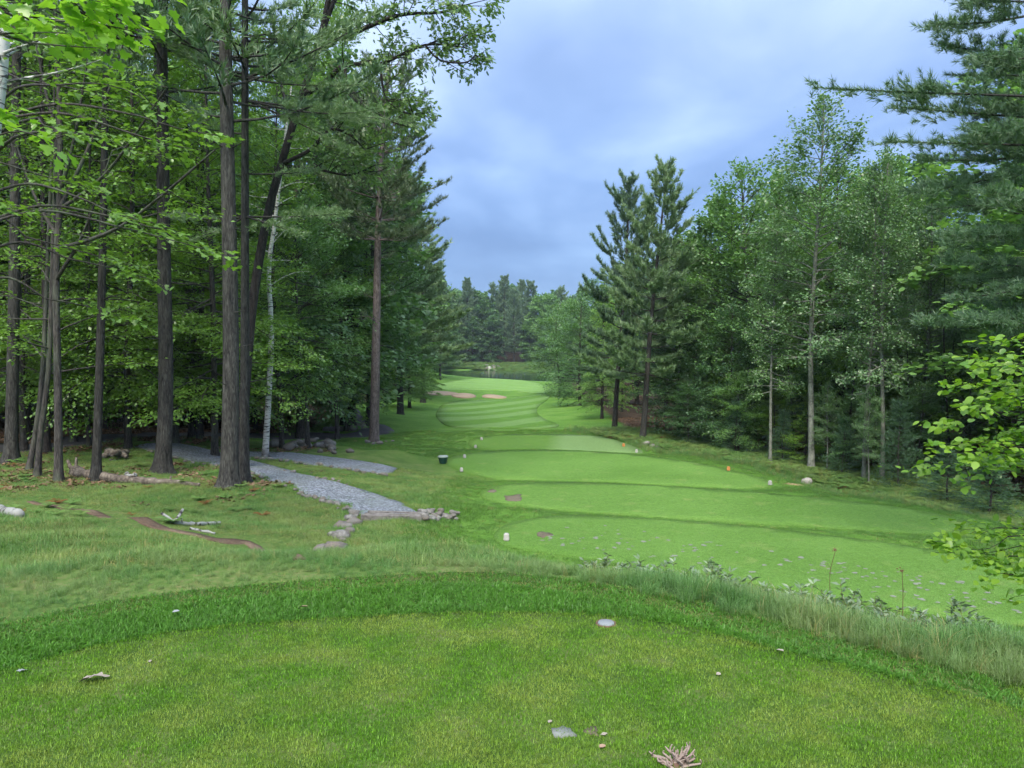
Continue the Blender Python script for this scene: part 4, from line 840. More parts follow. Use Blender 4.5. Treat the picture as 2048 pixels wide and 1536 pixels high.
# lone red pine
g = np.random.default_rng(40); T, L = Acc(), Acc(); d = gd(748, 885); path = trunk_through([(748, 885), (753, 640), (757, 440), (768, 230), (782, 130)], d, 18.3); hero_tube(T, path, 10 / FPX * d, 10, .18, .35); z0 = path[0, 2]; H = path[-1, 2] - z0
zz_ = 9.6
while zz_ < H - .1:
    u = (zz_ - 9.6) / (H - 9.6); ln = 3.0 * (math.sin(math.pi * min(1, .3 + .66 * u)) ** .8 + .08)
    for j in range(5): pine_branch(T, L, g, path[np.argmin(np.abs(path[:, 2] - z0 - zz_))], j * 1.257 + zz_ * 2, ln * g.uniform(.55, 1.15), R(2 + 26 * u + g.normal(0, 6)), .28, .24, 13, .065, .135, .03, .35, .34)
    zz_ += .42
for j in range(9): pine_branch(T, L, g, path[np.argmin(np.abs(path[:, 2] - z0 - g.uniform(5.5, 9.5)))], g.uniform(0, 6.28), g.uniform(.5, 1.1), R(10), .2, .18, 9, .05, .15, .012)
snag(T, g, path, 12, 3, 9.5); USED.append((path[0, 0], path[0, 1])); finish('pine_tree', T, L, 'redbark', 'redpine', path[0], 'lone tall red pine with bare pinkish trunk at the cart path')

# big white pine overhanging from the right
g = np.random.default_rng(41); T, L = Acc(), Acc(); d = 15.0; path = trunk_through([(2210, 1120), (2205, 700), (2195, 300), (2185, 0)], d, 19); hero_tube(T, path, .27, 12)
for py0, tip, dt, kw in [(30, (1865, 45), 14, {}), (90, (1880, 85), 14.5, {}), (-40, (1900, -10), 14, {}), (215, (1625, 178), 13.2, dict(tw=.19, up=.10)), (225, (1800, 215), 14.0, {}), (320, (1765, 285), 13.3, dict(tw=.2)), (330, (1850, 320), 14.3, {}), (150, (1890, 150), 15.5, {}),
                         (300, (1830, 385), 13.6, {}), (400, (1850, 420), 14, {}), (420, (1900, 470), 13, {}), (500, (1890, 520), 13.6, {}), (520, (1920, 560), 14.4, {}), (560, (1895, 600), 13.5, {}), (610, (1830, 645), 13.8, dict(tw=.26)), (600, (1930, 640), 13, {}), (450, (1960, 380), 12.5, {}), (640, (1960, 690), 14, {}), (250, (1960, 260), 12.6, {}), (120, (1960, 110), 13, {})]:
    k = dict(tl=.15, K=18, wd=.042, step=.058, tw=.36, up=.06, r0=.035, lift=.5); k.update(kw); plume(T, L, g, path, py0, d, tip, dt, **k)
for i in range(26): s = .25 + .75 * i / 26; pine_branch(T, L, g, along(path, s), g.uniform(-1.6, 1.6), g.uniform(2, 3.2) * (1.15 - .8 * i / 26), R(5), .15, .2, 8, .05, .22, .035)
finish('pine_tree', T, L, 'pinebark', 'pine', path[0], 'big white pine reaching in from the right with long feathery limbs')

# near beech sapling, oval leaves
g = np.random.default_rng(42); T, L = Acc(), Acc(); d = 6.3; path = trunk_through([(2330, 1420), (2310, 1000), (2260, 600)], d, 4.2); hero_tube(T, path, .045, 8, .3)
for tip, dt, ln, kw in [((1890, 760), 6.2, .75, {}), ((1840, 920), 6.3, .8, {}), ((1880, 850), 6.0, .7, {}), ((1920, 700), 6.4, .6, {}), ((1980, 680), 6.1, .6, {}), ((1960, 760), 5.9, .7, {}), ((1900, 940), 6.0, .7, {}), ((1970, 850), 6.2, .7, {}), ((2020, 930), 6.0, .6, {}), ((2040, 760), 6.0, .7, {}), ((1850, 1098), 6.0, .75, {}), ((1905, 1055), 6.1, .6, {}), ((1960, 1120), 5.9, .55, {}), ((1960, 1160), 5.7, .4, {}), ((2010, 1070), 6.0, .6, {}), ((2020, 1190), 5.7, .35, {}), ((2045, 1110), 5.8, .5, {}), ((1930, 1100), 5.9, .6, {})] + [((x_, y_), 5.7 + .6 * ((x_ * 7 + y_) % 10) / 10, .6, {}) for x_, y_ in [(1930, 735), (1950, 800), (1900, 810), (1990, 720), (2010, 790), (1930, 880), (1990, 900), (2035, 850), (1870, 890), (2040, 700), (1890, 1080), (1940, 1075), (1985, 1110), (2030, 1060), (2040, 1150)]]:
    q = at(*tip, dt); s = path[np.argmin(np.abs(path[:, 2] - (q[2] - .15)))]; v = unit(q - s); st = q - v * ln + [0, 0, .02]; P = curve(np.array([s, (s + st) / 2 + [0, 0, .05], st]), 5, False); tube(T, P, np.linspace(.012, .005, len(P)), 5, cap=False)
    leafy(T, L, g, st, q - st, ln, sag=.05, dens=105, leaf=.068, tpl=OVAL, r0=.004, wide=.32, flat=.025, tilt=.5, first=.08, hang=.12)
finish('beech_sapling', T, L, 'darkbark', 'beech', path[0], 'near beech sapling with rounded leaves hanging in at the right edge', 'sapling')

# ------------------------------------------------------------------ grass, ferns and litter (uncountable): instanced on points
STORE = bpy.data.collections.new('tuft_store')
def blades(name, g, n, rad, h, wid, lean, mat, seg=2, droop=.5, white=0.):
    V = []; F = []; c = 0
    for i in range(n):
        a, r = g.uniform(0, 6.28), rad * math.sqrt(g.random()); b = np.array([r * math.cos(a), r * math.sin(a), -.01]); hh = h * g.uniform(.5, 1.1); az = g.uniform(0, 6.28); dv = np.array([math.cos(az), math.sin(az), 0]); sd = np.array([-dv[1], dv[0], 0]) * wid * .5 * g.uniform(.7, 1.2); ln = abs(g.normal(0, lean)) + .05
        for s in range(seg + 1):
            t_ = s / seg; p = b + np.array([0, 0, hh * (t_ - droop * .35 * t_ ** 3 * ln)]) + dv * hh * ln * t_ ** 1.7
            if s < seg: V += [p - sd * (1 - t_ * .6), p + sd * (1 - t_ * .6)]
            else: V.append(p)
        for s in range(seg):
            k = c + 2 * s
            if s < seg - 1: F += [(k, k + 1, k + 3), (k, k + 3, k + 2)]
            else: F.append((k, k + 1, k + 2))
        c += 2 * seg + 1
    return store(name, mesh_np(name, V, F, mat))
def store(name, me):
    o = bpy.data.objects.new(name, me); STORE.objects.link(o); return o
def scatter(name, P, protos, idx, scl, rz, label, tilt=None):
    c = bpy.data.collections.new(name + '_kinds')
    for o in protos: c.objects.link(o)
    order = sorted(range(len(protos)), key=lambda i: protos[i].name); rank = np.empty(len(protos), int); rank[order] = np.arange(len(protos))
    n = len(P); me = bpy.data.meshes.new(name); me.vertices.add(n); me.vertices.foreach_set('co', np.asarray(P, np.float32).ravel())
    tl = np.zeros((n, 3), np.float32); tl[:, 2] = rz
    if tilt is not None: tl[:, :2] = tilt
    me.attributes.new('turn', 'FLOAT_VECTOR', 'POINT').data.foreach_set('vector', tl.ravel())
    me.attributes.new('size', 'FLOAT', 'POINT').data.foreach_set('value', np.asarray(scl, np.float32))
    me.attributes.new('pick', 'INT', 'POINT').data.foreach_set('value', rank[np.asarray(idx)].astype(np.int32))
    o = obj(name, me); ng = bpy.data.node_groups.new(name, 'GeometryNodeTree'); ng.is_modifier = True
    ng.interface.new_socket('Geometry', in_out='INPUT', socket_type='NodeSocketGeometry'); ng.interface.new_socket('Geometry', in_out='OUTPUT', socket_type='NodeSocketGeometry')
    t = NT(ng); gi = t.n('NodeGroupInput'); go = t.n('NodeGroupOutput')
    ci = t.n('GeometryNodeCollectionInfo'); ci.inputs['Collection'].default_value = c; ci.inputs['Separate Children'].default_value = True; ci.inputs['Reset Children'].default_value = True
    def attr(nm, ty): a = t.n('GeometryNodeInputNamedAttribute', data_type=ty); a.inputs['Name'].default_value = nm; return [q for q in a.outputs if q.enabled][0]
    e2r = t.n('FunctionNodeEulerToRotation', {0: attr('turn', 'FLOAT_VECTOR')})
    iop = t.n('GeometryNodeInstanceOnPoints', {'Points': gi.outputs[0], 'Instance': ci.outputs[0], 'Pick Instance': True, 'Instance Index': attr('pick', 'INT'), 'Rotation': e2r.outputs[0], 'Scale': attr('size', 'FLOAT')})
    t.t.links.new(iop.outputs[0], go.inputs[0])
    md = o.modifiers.new('tufts', 'NODES'); md.node_group = ng; tag(o, label, kind='stuff'); return o
def pts(g, n, xr, yr, keep, margin=1.6, power=1.0):
    """random ground points in view (with room to step aside)"""
    y = yr[0] + (yr[1] - yr[0]) * g.random(n) ** power; half = np.maximum(.67 * y + margin, 1); x = g.uniform(-1, 1, n) * half
    k = (x > xr[0]) & (x < xr[1]); x, y = x[k], y[k]; k = keep(x, y); x, y = x[k], y[k]; return np.c_[x, y, height(x, y)]
g = np.random.default_rng(77)
turf = [blades(f'turf_tuft_{i}', g, 10, .028, .030, .0080, 1.0, M['turf'], 1) for i in range(3)] + [blades('turf_tuft_straw', g, 10, .03, .016, .006, 1.2, M['straw'], 1)]
coll = [blades(f'collar_tuft_{i}', g, 14, .035, .044, .0085, 1.0, M['collar'], 2) for i in range(3)] + [blades('collar_tuft_straw', g, 30, .06, .03, .004, 1.0, M['straw'], 1)]
lng = [blades(f'long_tuft_{i}', g, 46, .10, .30, .0055, .75, M['longgrass'], 4, 1.2) for i in range(4)] + [blades('long_tuft_straw', g, 16, .08, .36, .004, .6, M['straw'], 3, 1.0)]
sdg = [blades(f'sedge_tuft_{i}', g, 40, .16, .15, .0055, 1.1, M['sedge'], 3, 1.3) for i in range(4)] + [blades('sedge_tuft_straw', g, 26, .16, .13, .005, 1.3, M['straw'], 2, 1.3)]
rgh = [blades(f'rough_tuft_{i}', g, 46, .15, .075, .008, .7, M['rough'], 2, 1.0) for i in range(3)] + [blades('rough_tuft_straw', g, 30, .13, .08, .006, .8, M['straw'], 2)]
def choose(g, n, k, p): return np.where(g.random(n) < p, k - 1, g.integers(0, k - 1, n))
inT = lambda x, y: inpoly(TEE_IN, x, y); inC = lambda x, y: inpoly(TEE_OUT, x, y)
def patch(x, y): return .5 + .5 * np.sin(3.1 * x + 2 * np.sin(1.7 * y)) * np.sin(2.3 * y + 1.5 * np.sin(2.1 * x + 1))
P = pts(g, 190000, (-9, 9), (1.9, 5.4), inT, .8); n = len(P); pt = patch(P[:, 0], P[:, 1])
scatter('tee_grass', P, turf, choose(g, n, 4, .10 + .34 * pt ** 3), g.uniform(.75, 1.15, n), g.uniform(0, 6.28, n), 'short mown grass of the upper tee')
P = pts(g, 120000, (-9, 9), (2, 7), lambda x, y: inC(x, y) & ~inT(x, y), 1.2); n = len(P); outer = segdist(TEE_OUT, P[:, 0], P[:, 1]) < .28
scatter('collar_grass', P, coll, np.where(outer & (g.random(n) < .45), 3, choose(g, n, 4, .05)), g.uniform(.7, 1.15, n) * np.where(outer, .8, 1), g.uniform(0, 6.28, n), 'darker thicker grass of the tee collar')
def dout(x, y): return sdf(TEE_OUT, x, y)
intees = lambda x, y: np.any([sdf(Q, x, y) < .03 for _, Q in TEEP], axis=0)
paved = lambda x, y: inpoly(GRAVEL1, x, y) | inpoly(GRAVEL2, x, y) | inpoly(ASPH, x, y) | inpoly(DIRT, x, y)
P = pts(g, 26000, (-11, 11), (1.5, 9), lambda x, y: (dout(x, y) > -.05) & (dout(x, y) < np.where(x < -1, 2.6, 2.2)) & ~intees(x, y), 1.6); n = len(P); dd = dout(P[:, 0], P[:, 1])
scatter('long_grass', P, lng, choose(g, n, 5, .08), np.interp(dd, [0, .35, 1.2, 2.6], [.32, .46, .54, .42]) * np.interp(P[:, 0], [-4.5, -3, -.4, .3, 1.2], [.62, .45, .45, .75, 1.35]) * g.uniform(.6, 1.2, n), g.uniform(0, 6.28, n), 'long blue-green grass along the brow of the upper tee')
P = pts(g, 60000, (-30, 0), (5.5, 27), lambda x, y: (sedge(x, y) > g.random(len(x)) * .8) & ~paved(x, y) & (litter(x, y) < .6), 2, .9); n = len(P)
pv = patch(P[:, 0] * .5, P[:, 1] * .5); k = g.random(n) < .55 + .45 * pv; P = P[k]; pv = pv[k]; n = len(P)
scatter('slope_grass', P, sdg, choose(g, n, 5, .12 + .22 * (1 - pv)), np.interp(segdist(DIRT, P[:, 0], P[:, 1]), [.05, .9], [.15, .75]) * g.uniform(.55, 1.2, n), g.uniform(0, 6.28, n), 'wispy sedge grass covering the slope under the pines')
P = pts(g, 110000, (-6, 16), (10.5, 27), lambda x, y: np.any([sdf(Q, x, y) < 0 for _, Q in TEEP[:3]], axis=0), 2); n = len(P); P[:, 2] += .03
ltf = [blades(f'lower_turf_tuft_{i}', g, 10, .03, .024, .008, 1.2, M['teeturf'], 1) for i in range(3)]
scatter('lower_tee_grass', P, ltf, g.integers(0, 3, n), g.uniform(1.0, 1.6, n), g.uniform(0, 6.28, n), 'short mown grass of the lower tees')
P = pts(g, 90000, (-16, 30), (9, 46), lambda x, y: (sedge(x, y) < .5) & (dout(x, y) > 1.8) & ~intees(x, y) & ~paved(x, y) & (litter(x, y) < .5), 2, .8); n = len(P)
nearT = np.min([np.abs(sdf(Q, P[:, 0], P[:, 1])) for _, Q in TEEP], axis=0)
scatter('rough_grass', P, rgh, choose(g, n, 4, .05), np.where(nearT < .8, .75, 1.0) * g.uniform(.6, 1.15, n), g.uniform(0, 6.28, n), 'rough grass between the lower tees')

# grass creeping over the path edges
def nearpath(x, y): d_ = np.minimum(np.abs(sdf(GRAVEL1, x, y)), np.abs(sdf(GRAVEL2, x, y))); return (d_ < .22 * g.random(len(x))) | (inpoly(GRAVEL1, x, y) & (patch(x * 1.3, y * 1.3) > .93) & (g.random(len(x)) < .25))
P = pts(g, 60000, (-14, 0), (14, 34), nearpath, 1); n = len(P)
scatter('path_edge_grass', P, rgh, choose(g, n, 4, .2), g.uniform(.4, 1.0, n), g.uniform(0, 6.28, n), 'grass creeping over the edges of the gravel paths')
# ferns and litter
def fern_mesh(name, g, nf, ln, mat, spread=1.0):
    A = Acc()
    for i in range(nf):
        az = i * 2 * math.pi / nf + g.normal(0, .3); n = 15; s = np.linspace(.12, 1, n); h = np.array([math.cos(az), math.sin(az), 0]); sd = np.array([-h[1], h[0], 0]); l = ln * g.uniform(.7, 1.15)
        P = h[None] * (l * spread * s ** 1.2)[:, None] * .8; P[:, 2] = l * (.95 * s - .62 * s ** 2.3)
        tube(A, np.r_[np.zeros((1, 3)), P], np.linspace(.006, .001, n + 1), 3, cap=False)
        wl = l * .30 * np.sin(np.pi * np.clip(s * .86 + .12, 0, 1)) + .01
        for sg in (1, -1):
            a = P; b = P + sd[None] * sg * wl[:, None] + h[None] * (wl * .35)[:, None] - np.array([0, 0, 1])[None] * (wl * .25)[:, None]; w_ = h[None] * (l * .035)
            V = np.stack([a - w_, a + w_, b], 1).reshape(-1, 3); A.add(V, np.arange(len(V)).reshape(-1, 3))
    return store(name, A.mesh(name, mat))
fern = [fern_mesh(f'fern_clump_{i}', g, 8, .62, M['fern']) for i in range(3)] + [fern_mesh('fern_clump_z_dead', g, 6, .5, M['deadfern'])]
def litter_mesh(name, g, n, rad, mat):
    A = Acc(); r = rad * np.sqrt(g.random(n)); a = g.uniform(0, 6.28, n); p = np.c_[r * np.cos(a), r * np.sin(a), g.uniform(.004, .03, n)]; az = g.uniform(0, 6.28, n)
    stamp(A, BROAD[0] * [1, 1, 3], BROAD[1], p, np.c_[np.cos(az), np.sin(az), g.normal(0, .15, n)], np.c_[g.normal(0, .3, n), g.normal(0, .3, n), np.ones(n)], g.uniform(.05, .10, n)); return store(name, A.mesh(name, mat))
lit_ = [litter_mesh(f'litter_patch_{i}', g, 26, .35, M['litter']) for i in range(3)]
dR = lambda x, y: sdf(RIGHT_EDGE, x, y)
P = pts(g, 26000, (4, 28), (16, 46), lambda x, y: (dR(x, y) > -2.4) & (dR(x, y) < 1.9 + .5 * np.sin(x * 2 + y)) & ~intees(x, y), 3, .9); n = len(P)
scatter('bracken', P, fern, choose(g, n, 4, .025), g.uniform(.3, .75, n), g.uniform(0, 6.28, n), 'bracken ferns along the foot of the aspen woods')
P = pts(g, 34000, (3, 28), (14, 46), lambda x, y: (dR(x, y) > -1.2) & (dR(x, y) < 3.4) & ~intees(x, y), 3, .9); n = len(P)
scatter('tall_straw_grass', P, lng, choose(g, n, 5, .25), g.uniform(.6, 1.3, n), g.uniform(0, 6.28, n), 'tall straw-tipped grass between the lower tees and the aspen woods')
P = pts(g, 16000, (-30, 30), (199, 221), lambda x, y: (~inpoly(POND, x, y)) & (sdf(POND, x, y) > .6) & (sdf(FAR_EDGE, x, y) > -2), 2); n = len(P)
scatter('bank_ferns', P, fern[:3], g.integers(0, 3, n), g.uniform(1.2, 2.4, n), g.uniform(0, 6.28, n), 'ferns and low growth on the far bank of the pond')
P = pts(g, 900, (-20, -5), (12, 24), lambda x, y: (sedge(x, y) > .4) & ~paved(x, y) & (patch(x, y) > .62), 2); n = len(P)
scatter('slope_ferns', P, fern, choose(g, n, 4, .14), g.uniform(.25, .5, n), g.uniform(0, 6.28, n), 'small ferns dotted over the slope under the pines')
_tr = [(a, b) for a, b in USED if a < -5 and 12 < b < 32 and abs(a) < .75 * b]; _q = np.repeat(np.array(_tr), 12, axis=0); _q = _q + g.normal(0, .55, _q.shape); _q = _q[~paved(_q[:, 0], _q[:, 1])]
P = pts(g, 22000, (-34, 30), (14, 60), lambda x, y: ((litter(x, y) > .35) | ((sedge(x, y) > .5) & (patch(x * .8, y * .8) > .9) & (x < -5.5) & (y < 24))) & ~paved(x, y), 3); P = np.r_[P, np.c_[_q, height(_q[:, 0], _q[:, 1])]]; n = len(P)
scatter('leaf_litter', P, lit_, g.integers(0, 3, n), g.uniform(.7, 1.3, n), g.uniform(0, 6.28, n), 'brown fallen leaves on the forest floor')
P = pts(g, 5000, (-16, 0), (24, 46), lambda x, y: (litter(x, y) < .8) & (litter(x, y) > .02) & ~paved(x, y) & (patch(x, y) > .25), 2); n = len(P)
scatter('path_side_grass', P, lng, choose(g, n, 5, .2), g.uniform(.4, .9, n), g.uniform(0, 6.28, n), 'long grass beside the cart path')

# ------------------------------------------------------------------ stones, timber, logs
import bmesh
def rock(seed, flat=.7):
    r_ = np.random.default_rng(seed); b = bmesh.new(); bmesh.ops.create_icosphere(b, subdivisions=2, radius=.5); V = np.array([v.co for v in b.verts]); F = np.array([[v.index for v in f.verts] for f in b.faces]); b.free()
    for k in range(9): d_ = unit(r_.normal(size=3)); c = r_.uniform(.30, .46); t_ = V @ d_; V = V - np.maximum(t_ - c, 0)[:, None] * d_[None] * .85
    V = V * (1 + .05 * r_.normal(size=len(V)))[:, None] * [1.0, r_.uniform(.65, .95), flat * r_.uniform(.75, 1.1)]
    return V, F
ROCK = [mesh_np('field_stone', *rock(i), M['stone'], False) for i in range(7)]; WROCK = mesh_np('white_boulder', *rock(50, .75), M['whitestone'], True)
g2 = np.random.default_rng(88)
def stone(p, size, label, group, me=None, up=.18):
    o = obj('stone', me or ROCK[g2.integers(len(ROCK))]); o.location = (p[0], p[1], hz(p[0], p[1]) + size * up + (p[2] if len(p) > 2 else 0)); o.rotation_euler = (g2.normal(0, .2), g2.normal(0, .2), g2.uniform(0, 6.28)); o.scale = (size, size, size); return tag(o, label, 'stone', group)
def stone_row(pp, n, smin, smax, jit, label, group):
    C = curve(GP(pp), 8, False)
    for i in range(n): q = along(np.c_[C, C[:, 0] * 0], (i + g2.uniform(0, .8)) / n); stone(q[:2] + g2.normal(0, jit, 2), g2.uniform(smin, smax), label, group)
stone_row([(300, 904), (430, 934), (520, 957), (600, 989), (680, 1013), (712, 1028)], 46, .10, .24, .06, 'small stone edging the wide gravel path on the pine side', 'stones edging the wide gravel path')
stone_row([(716, 1031), (694, 1048), (676, 1072), (664, 1090), (658, 1108)], 17, .13, .36, .10, 'rounded stone in the row running down from the timber step', 'stones running down from the timber step')
for i in range(27): u = i / 27; p = G(842 + 76 * u, 1040 - 4 * u + g2.uniform(-12, 5)); stone((p[0], p[1], g2.uniform(0, .06)), g2.uniform(.13, .27) * (1 - .3 * u), 'stone in the pile at the grass end of the timber step', 'stones piled at the timber step')
stone_row([(480, 918), (560, 922), (640, 932), (720, 946), (770, 952)], 30, .10, .26, .08, 'small stone edging the gravel spur beyond the birch', 'stones edging the gravel spur')
stone_row([(560, 940), (640, 960), (720, 982)], 10, .08, .2, .08, 'small stone on the strip of grass between the two gravel paths', 'stones between the gravel paths')
for i in range(24): p = G(g2.uniform(545, 665), g2.uniform(884, 902)); stone(p, g2.uniform(.25, .6), 'mossy stone heaped beside the bend of the cart path', 'stones heaped by the path bend')
stone_row([(655, 862), (690, 861), (715, 858), (727, 852)], 20, .35, .7, .18, 'stone in the low wall on the inner bend of the cart path', 'stones walling the path bend')
for px, py in [(735, 888), (746, 890), (760, 889), (772, 886), (786, 884), (700, 905), (640, 905), (668, 908)]: stone(G(px, py), g2.uniform(.2, .4), 'pale stone in the grass around the foot of the lone red pine', 'stones round the red pine')
stone(G(1613, 969), .52, 'single white boulder at the edge of the bracken', None, WROCK, .22)
for px, py, sz in [(1292, 891, .5), (1305, 894, .35), (1315, 897, .3)]: stone(G(px, py), sz, 'pale stone beside the foot of the tall bare-trunked pine', 'stones by the bare-trunked pine')
for i in range(16): q = at(g2.uniform(962, 1004), 0, 1); d = g2.uniform(206, 214); stone((xof(g2.uniform(965, 1002), d), d), g2.uniform(.7, 1.8), 'pale rock in the spill on the far bank of the pond', 'rocks on the far bank')
def box_between(name, a, b, wd, ht, mat, label, cat, lift=0.):
    a = np.array([*a, hz(*a)]); b = np.array([*b, hz(*b)]); d_ = b - a; L_ = np.linalg.norm(d_); bm = bmesh.new(); bmesh.ops.create_cube(bm, size=1); bmesh.ops.scale(bm, vec=(L_, wd, ht), verts=bm.verts); bmesh.ops.bevel(bm, geom=bm.edges[:], offset=.012, segments=2, affect='EDGES')
    me = bpy.data.meshes.new(name); bm.to_mesh(me); bm.free(); me.materials.append(mat); o = obj(name, me); o.location = (a + b) / 2 + [0, 0, ht / 2 - .04 + lift]; o.rotation_euler = (0, -math.asin(d_[2] / L_), math.atan2(d_[1], d_[0])); return tag(o, label, cat, None)
box_between('timber_sleeper', G(722, 1041), G(842, 1043), .14, .16, M['timber'], 'weathered timber sleeper along the lower edge of the gravel path end', 'timber')
box_between('timber_sleeper', G(736, 1030), G(846, 1033), .12, .13, M['timber'], 'weathered timber sleeper set in the gravel just above the end one', 'timber')
box_between('timber_sleeper', G(730, 1036), G(844, 1038), .12, .13, M['timber'], 'weathered timber sleeper between the other two at the gravel end', 'timber', .01)
def log(name, pp, r0, r1, mat, label, cat, lift=.6, k=9, wob=.02, forks=()):
    A = Acc(); C = GP(pp); P = np.array([(x, y, hz(x, y)) for x, y in C]); P = curve(P, 6, False); n = len(P); rad = np.linspace(r0, r1, n) * (1 + .12 * g2.normal(size=n)); P[:, 2] += rad * lift; P[:, :2] += g2.normal(0, wob, (n, 2)); tube(A, P, rad, k)
    for (u, v, r) in forks: s = along(P, u); e = s + np.array(v); tube(A, np.array([s, (s + e) / 2 + g2.normal(0, .03, 3), e]), [r, r * .9, r * .7], 6)
    base = P[0].copy(); A.V = [q - base for q in A.V]; o = obj(name, A.mesh(name, mat, True)); o.location = base; return tag(o, label, cat)
log('rotten_log', [(148, 950), (190, 957), (260, 965), (330, 968), (400, 972)], .17, .05, M['deadwood'], 'rotten mossy log lying behind the slim pine', 'log', .5, 10, .03, [(.02, (-.25, .1, .28), .06), (.05, (-.1, .2, .35), .04), (.5, (.15, -.1, .12), .03), (.75, (.1, .1, .14), .03)])
log('birch_log', [(254, 960), (270, 962)], .06, .055, M['birchlog'], 'short white birch piece resting on the rotten log', 'log', 2.6, 9, .0)
log('birch_log', [(-60, 1022), (0, 1030), (40, 1037)], .085, .08, M['birchlog'], 'thick white birch log at the edge of the picture', 'log', .8, 12, .005)
log('birch_branch', [(345, 1047), (370, 1050), (400, 1051), (440, 1050)], .030, .038, M['birchlog'], 'forked white birch branch lying on the slope', 'branch', .7, 8, .012, [(.0, (-.22, .1, .13), .03), (.0, (.08, .2, .17), .03), (.25, (-.05, .02, .12), .015)])
log('birch_stick', [(380, 1059), (430, 1069)], .022, .018, M['birchlog'], 'straight pale stick below the forked birch branch', 'stick', .8, 6, .0)
for i, (a, b) in enumerate([((206, 918), (246, 906)), ((215, 912), (252, 920)), ((224, 922), (258, 914))]):
    log('broken_log', [a, b], .10, .07, M['deadwood'], ['broken log underneath the brush heap behind the slim pine', 'broken log slanting across the brush heap behind the slim pine', 'short broken log at the near end of the brush heap'][i], 'log', .9 + .7 * i, 7, .03)
for i in range(9): a = (g2.uniform(200, 262), g2.uniform(903, 925)); log('dead_branch', [a, (a[0] + g2.uniform(-22, 22), a[1] + g2.uniform(-9, 9))], .03, .015, M['deadwood'], 'dead stick in the brush heap behind the slim pine', 'stick', 1.5, 5, .02)['group'] = 'sticks in the brush heap'

# ------------------------------------------------------------------ golf course furniture
def lathe(A, prof, k=20, m=0):
    prof = np.array(prof, float); n = len(prof); th = np.arange(k) / k * 2 * np.pi
    V = np.stack([prof[:, 0, None] * np.cos(th), prof[:, 0, None] * np.sin(th), np.repeat(prof[:, 1, None], k, 1)], -1).reshape(-1, 3); i, j = np.meshgrid(np.arange(n - 1), np.arange(k), indexing='ij'); i = i.ravel(); j = j.ravel(); j2 = (j + 1) % k
    A.add(V, np.c_[i * k + j, i * k + j2, (i + 1) * k + j2, (i + 1) * k + j], m)
def marker_mesh(mat, nm):
    bm = bmesh.new(); bmesh.ops.create_cube(bm, size=1); bmesh.ops.scale(bm, vec=(.12, .12, .15), verts=bm.verts)
    for v in bm.verts:
        if v.co.z > 0: v.co.x *= .82; v.co.y *= .82
        v.co.z += .075
    bmesh.ops.bevel(bm, geom=bm.edges[:], offset=.018, segments=3, affect='EDGES'); me = bpy.data.meshes.new(nm); bm.to_mesh(me); bm.free(); me.materials.append(mat); return me
MW, MO = marker_mesh(M['white'], 'white_marker'), marker_mesh(M['orange'], 'orange_marker')
for px, py, k, me, lb in [(1013, 1081, 0, MW, 'white block tee marker on the sand-speckled lower tee'), (923, 943, 2, MW, 'white block tee marker nearest the green tub'), (929, 916, 2, MW, 'white block tee marker on the far side of the third lower tee'), (951, 896, 3, MW, 'white block tee marker at the near edge of the farthest tee'), (963, 880, 3, MW, 'white block tee marker at the back edge of the farthest tee'),
                          (1247, 893, 3, MO, 'orange block tee marker on the pale half of the farthest tee'), (1273, 905, 3, MW, 'white block tee marker at the pine end of the farthest tee'), (1457, 941, 2, MO, 'orange block tee marker at the bracken end of the third lower tee'), (1540, 970, 2, MW, 'white block tee marker at the bracken end of the third lower tee')]:
    p = onplane(px, py, TEES[k][0] + .03); o = obj('tee_marker', me); o.location = (*p, TEES[k][0] + .03); o.rotation_euler = (0, 0, g2.uniform(-.5, .5)); tag(o, lb, 'tee marker', 'tee markers')
p = G(886, 927); e = empty('litter_tub', (*p, hz(*p))); A = Acc(); lathe(A, [(0, .0), (.13, .0), (.14, .03), (.19, .22), (.20, .24), (.20, .25), (.0, .25)]); obj('tub', A.mesh('tub', M['greenplastic'], False), e)
A = Acc(); lathe(A, [(.0, .252), (.205, .252), (.215, .28), (.17, .31), (.0, .325)]); obj('lid', A.mesh('tub_lid', M['palegreen'], False), e); tag(e, 'dark green tub with pale lid beside the third lower tee', 'tub')
pp = at(978, 757.5, 141); e = empty('flagstick', (pp[0], pp[1], hz(pp[0], pp[1]) + .08)); A = Acc(); tube(A, np.array([(0, 0, 0), (0, 0, 1.0), (0, 0, 2.2)]), .028, 8); obj('pole', A.mesh('flag_pole', M['pole'], True), e)
u, v = np.meshgrid(np.linspace(0, 1, 9), np.linspace(0, 1, 5)); V = np.c_[(u * .34).ravel() + .03, (.05 * np.sin(u * 6)).ravel(), (2.18 - .42 * v - .10 * u ** 2).ravel()]; i, j = np.meshgrid(np.arange(4), np.arange(8), indexing='ij'); i = i.ravel(); j = j.ravel()
obj('flag', mesh_np('flag_cloth', V, np.c_[i * 9 + j, i * 9 + j + 1, i * 9 + j + 10, i * 9 + j + 9], M['flag'], True), e); tag(e, 'white-flagged pin standing on the putting green', 'flag')
p = onplane(1212, 1250, 0); e = empty('sprinkler_cap', (*p, 0)); A = Acc(); tube(A, np.array([(0, 0, -.03), (0, 0, .012), (0, 0, .018)]), [.047, .047, .043], 28); obj('lid', A.mesh('cap_lid', M['concrete'], False), e); A = Acc(); lathe(A, [(.049, -.05), (.049, .012), (.056, .015), (.060, .0), (.060, -.05)], 28); obj('rim', A.mesh('cap_rim', M['rootdark'], False), e); tag(e, 'round pale sprinkler cap sunk in the tee collar', 'sprinkler')  # rim coloured dark to stand in for the shadow behind the cap

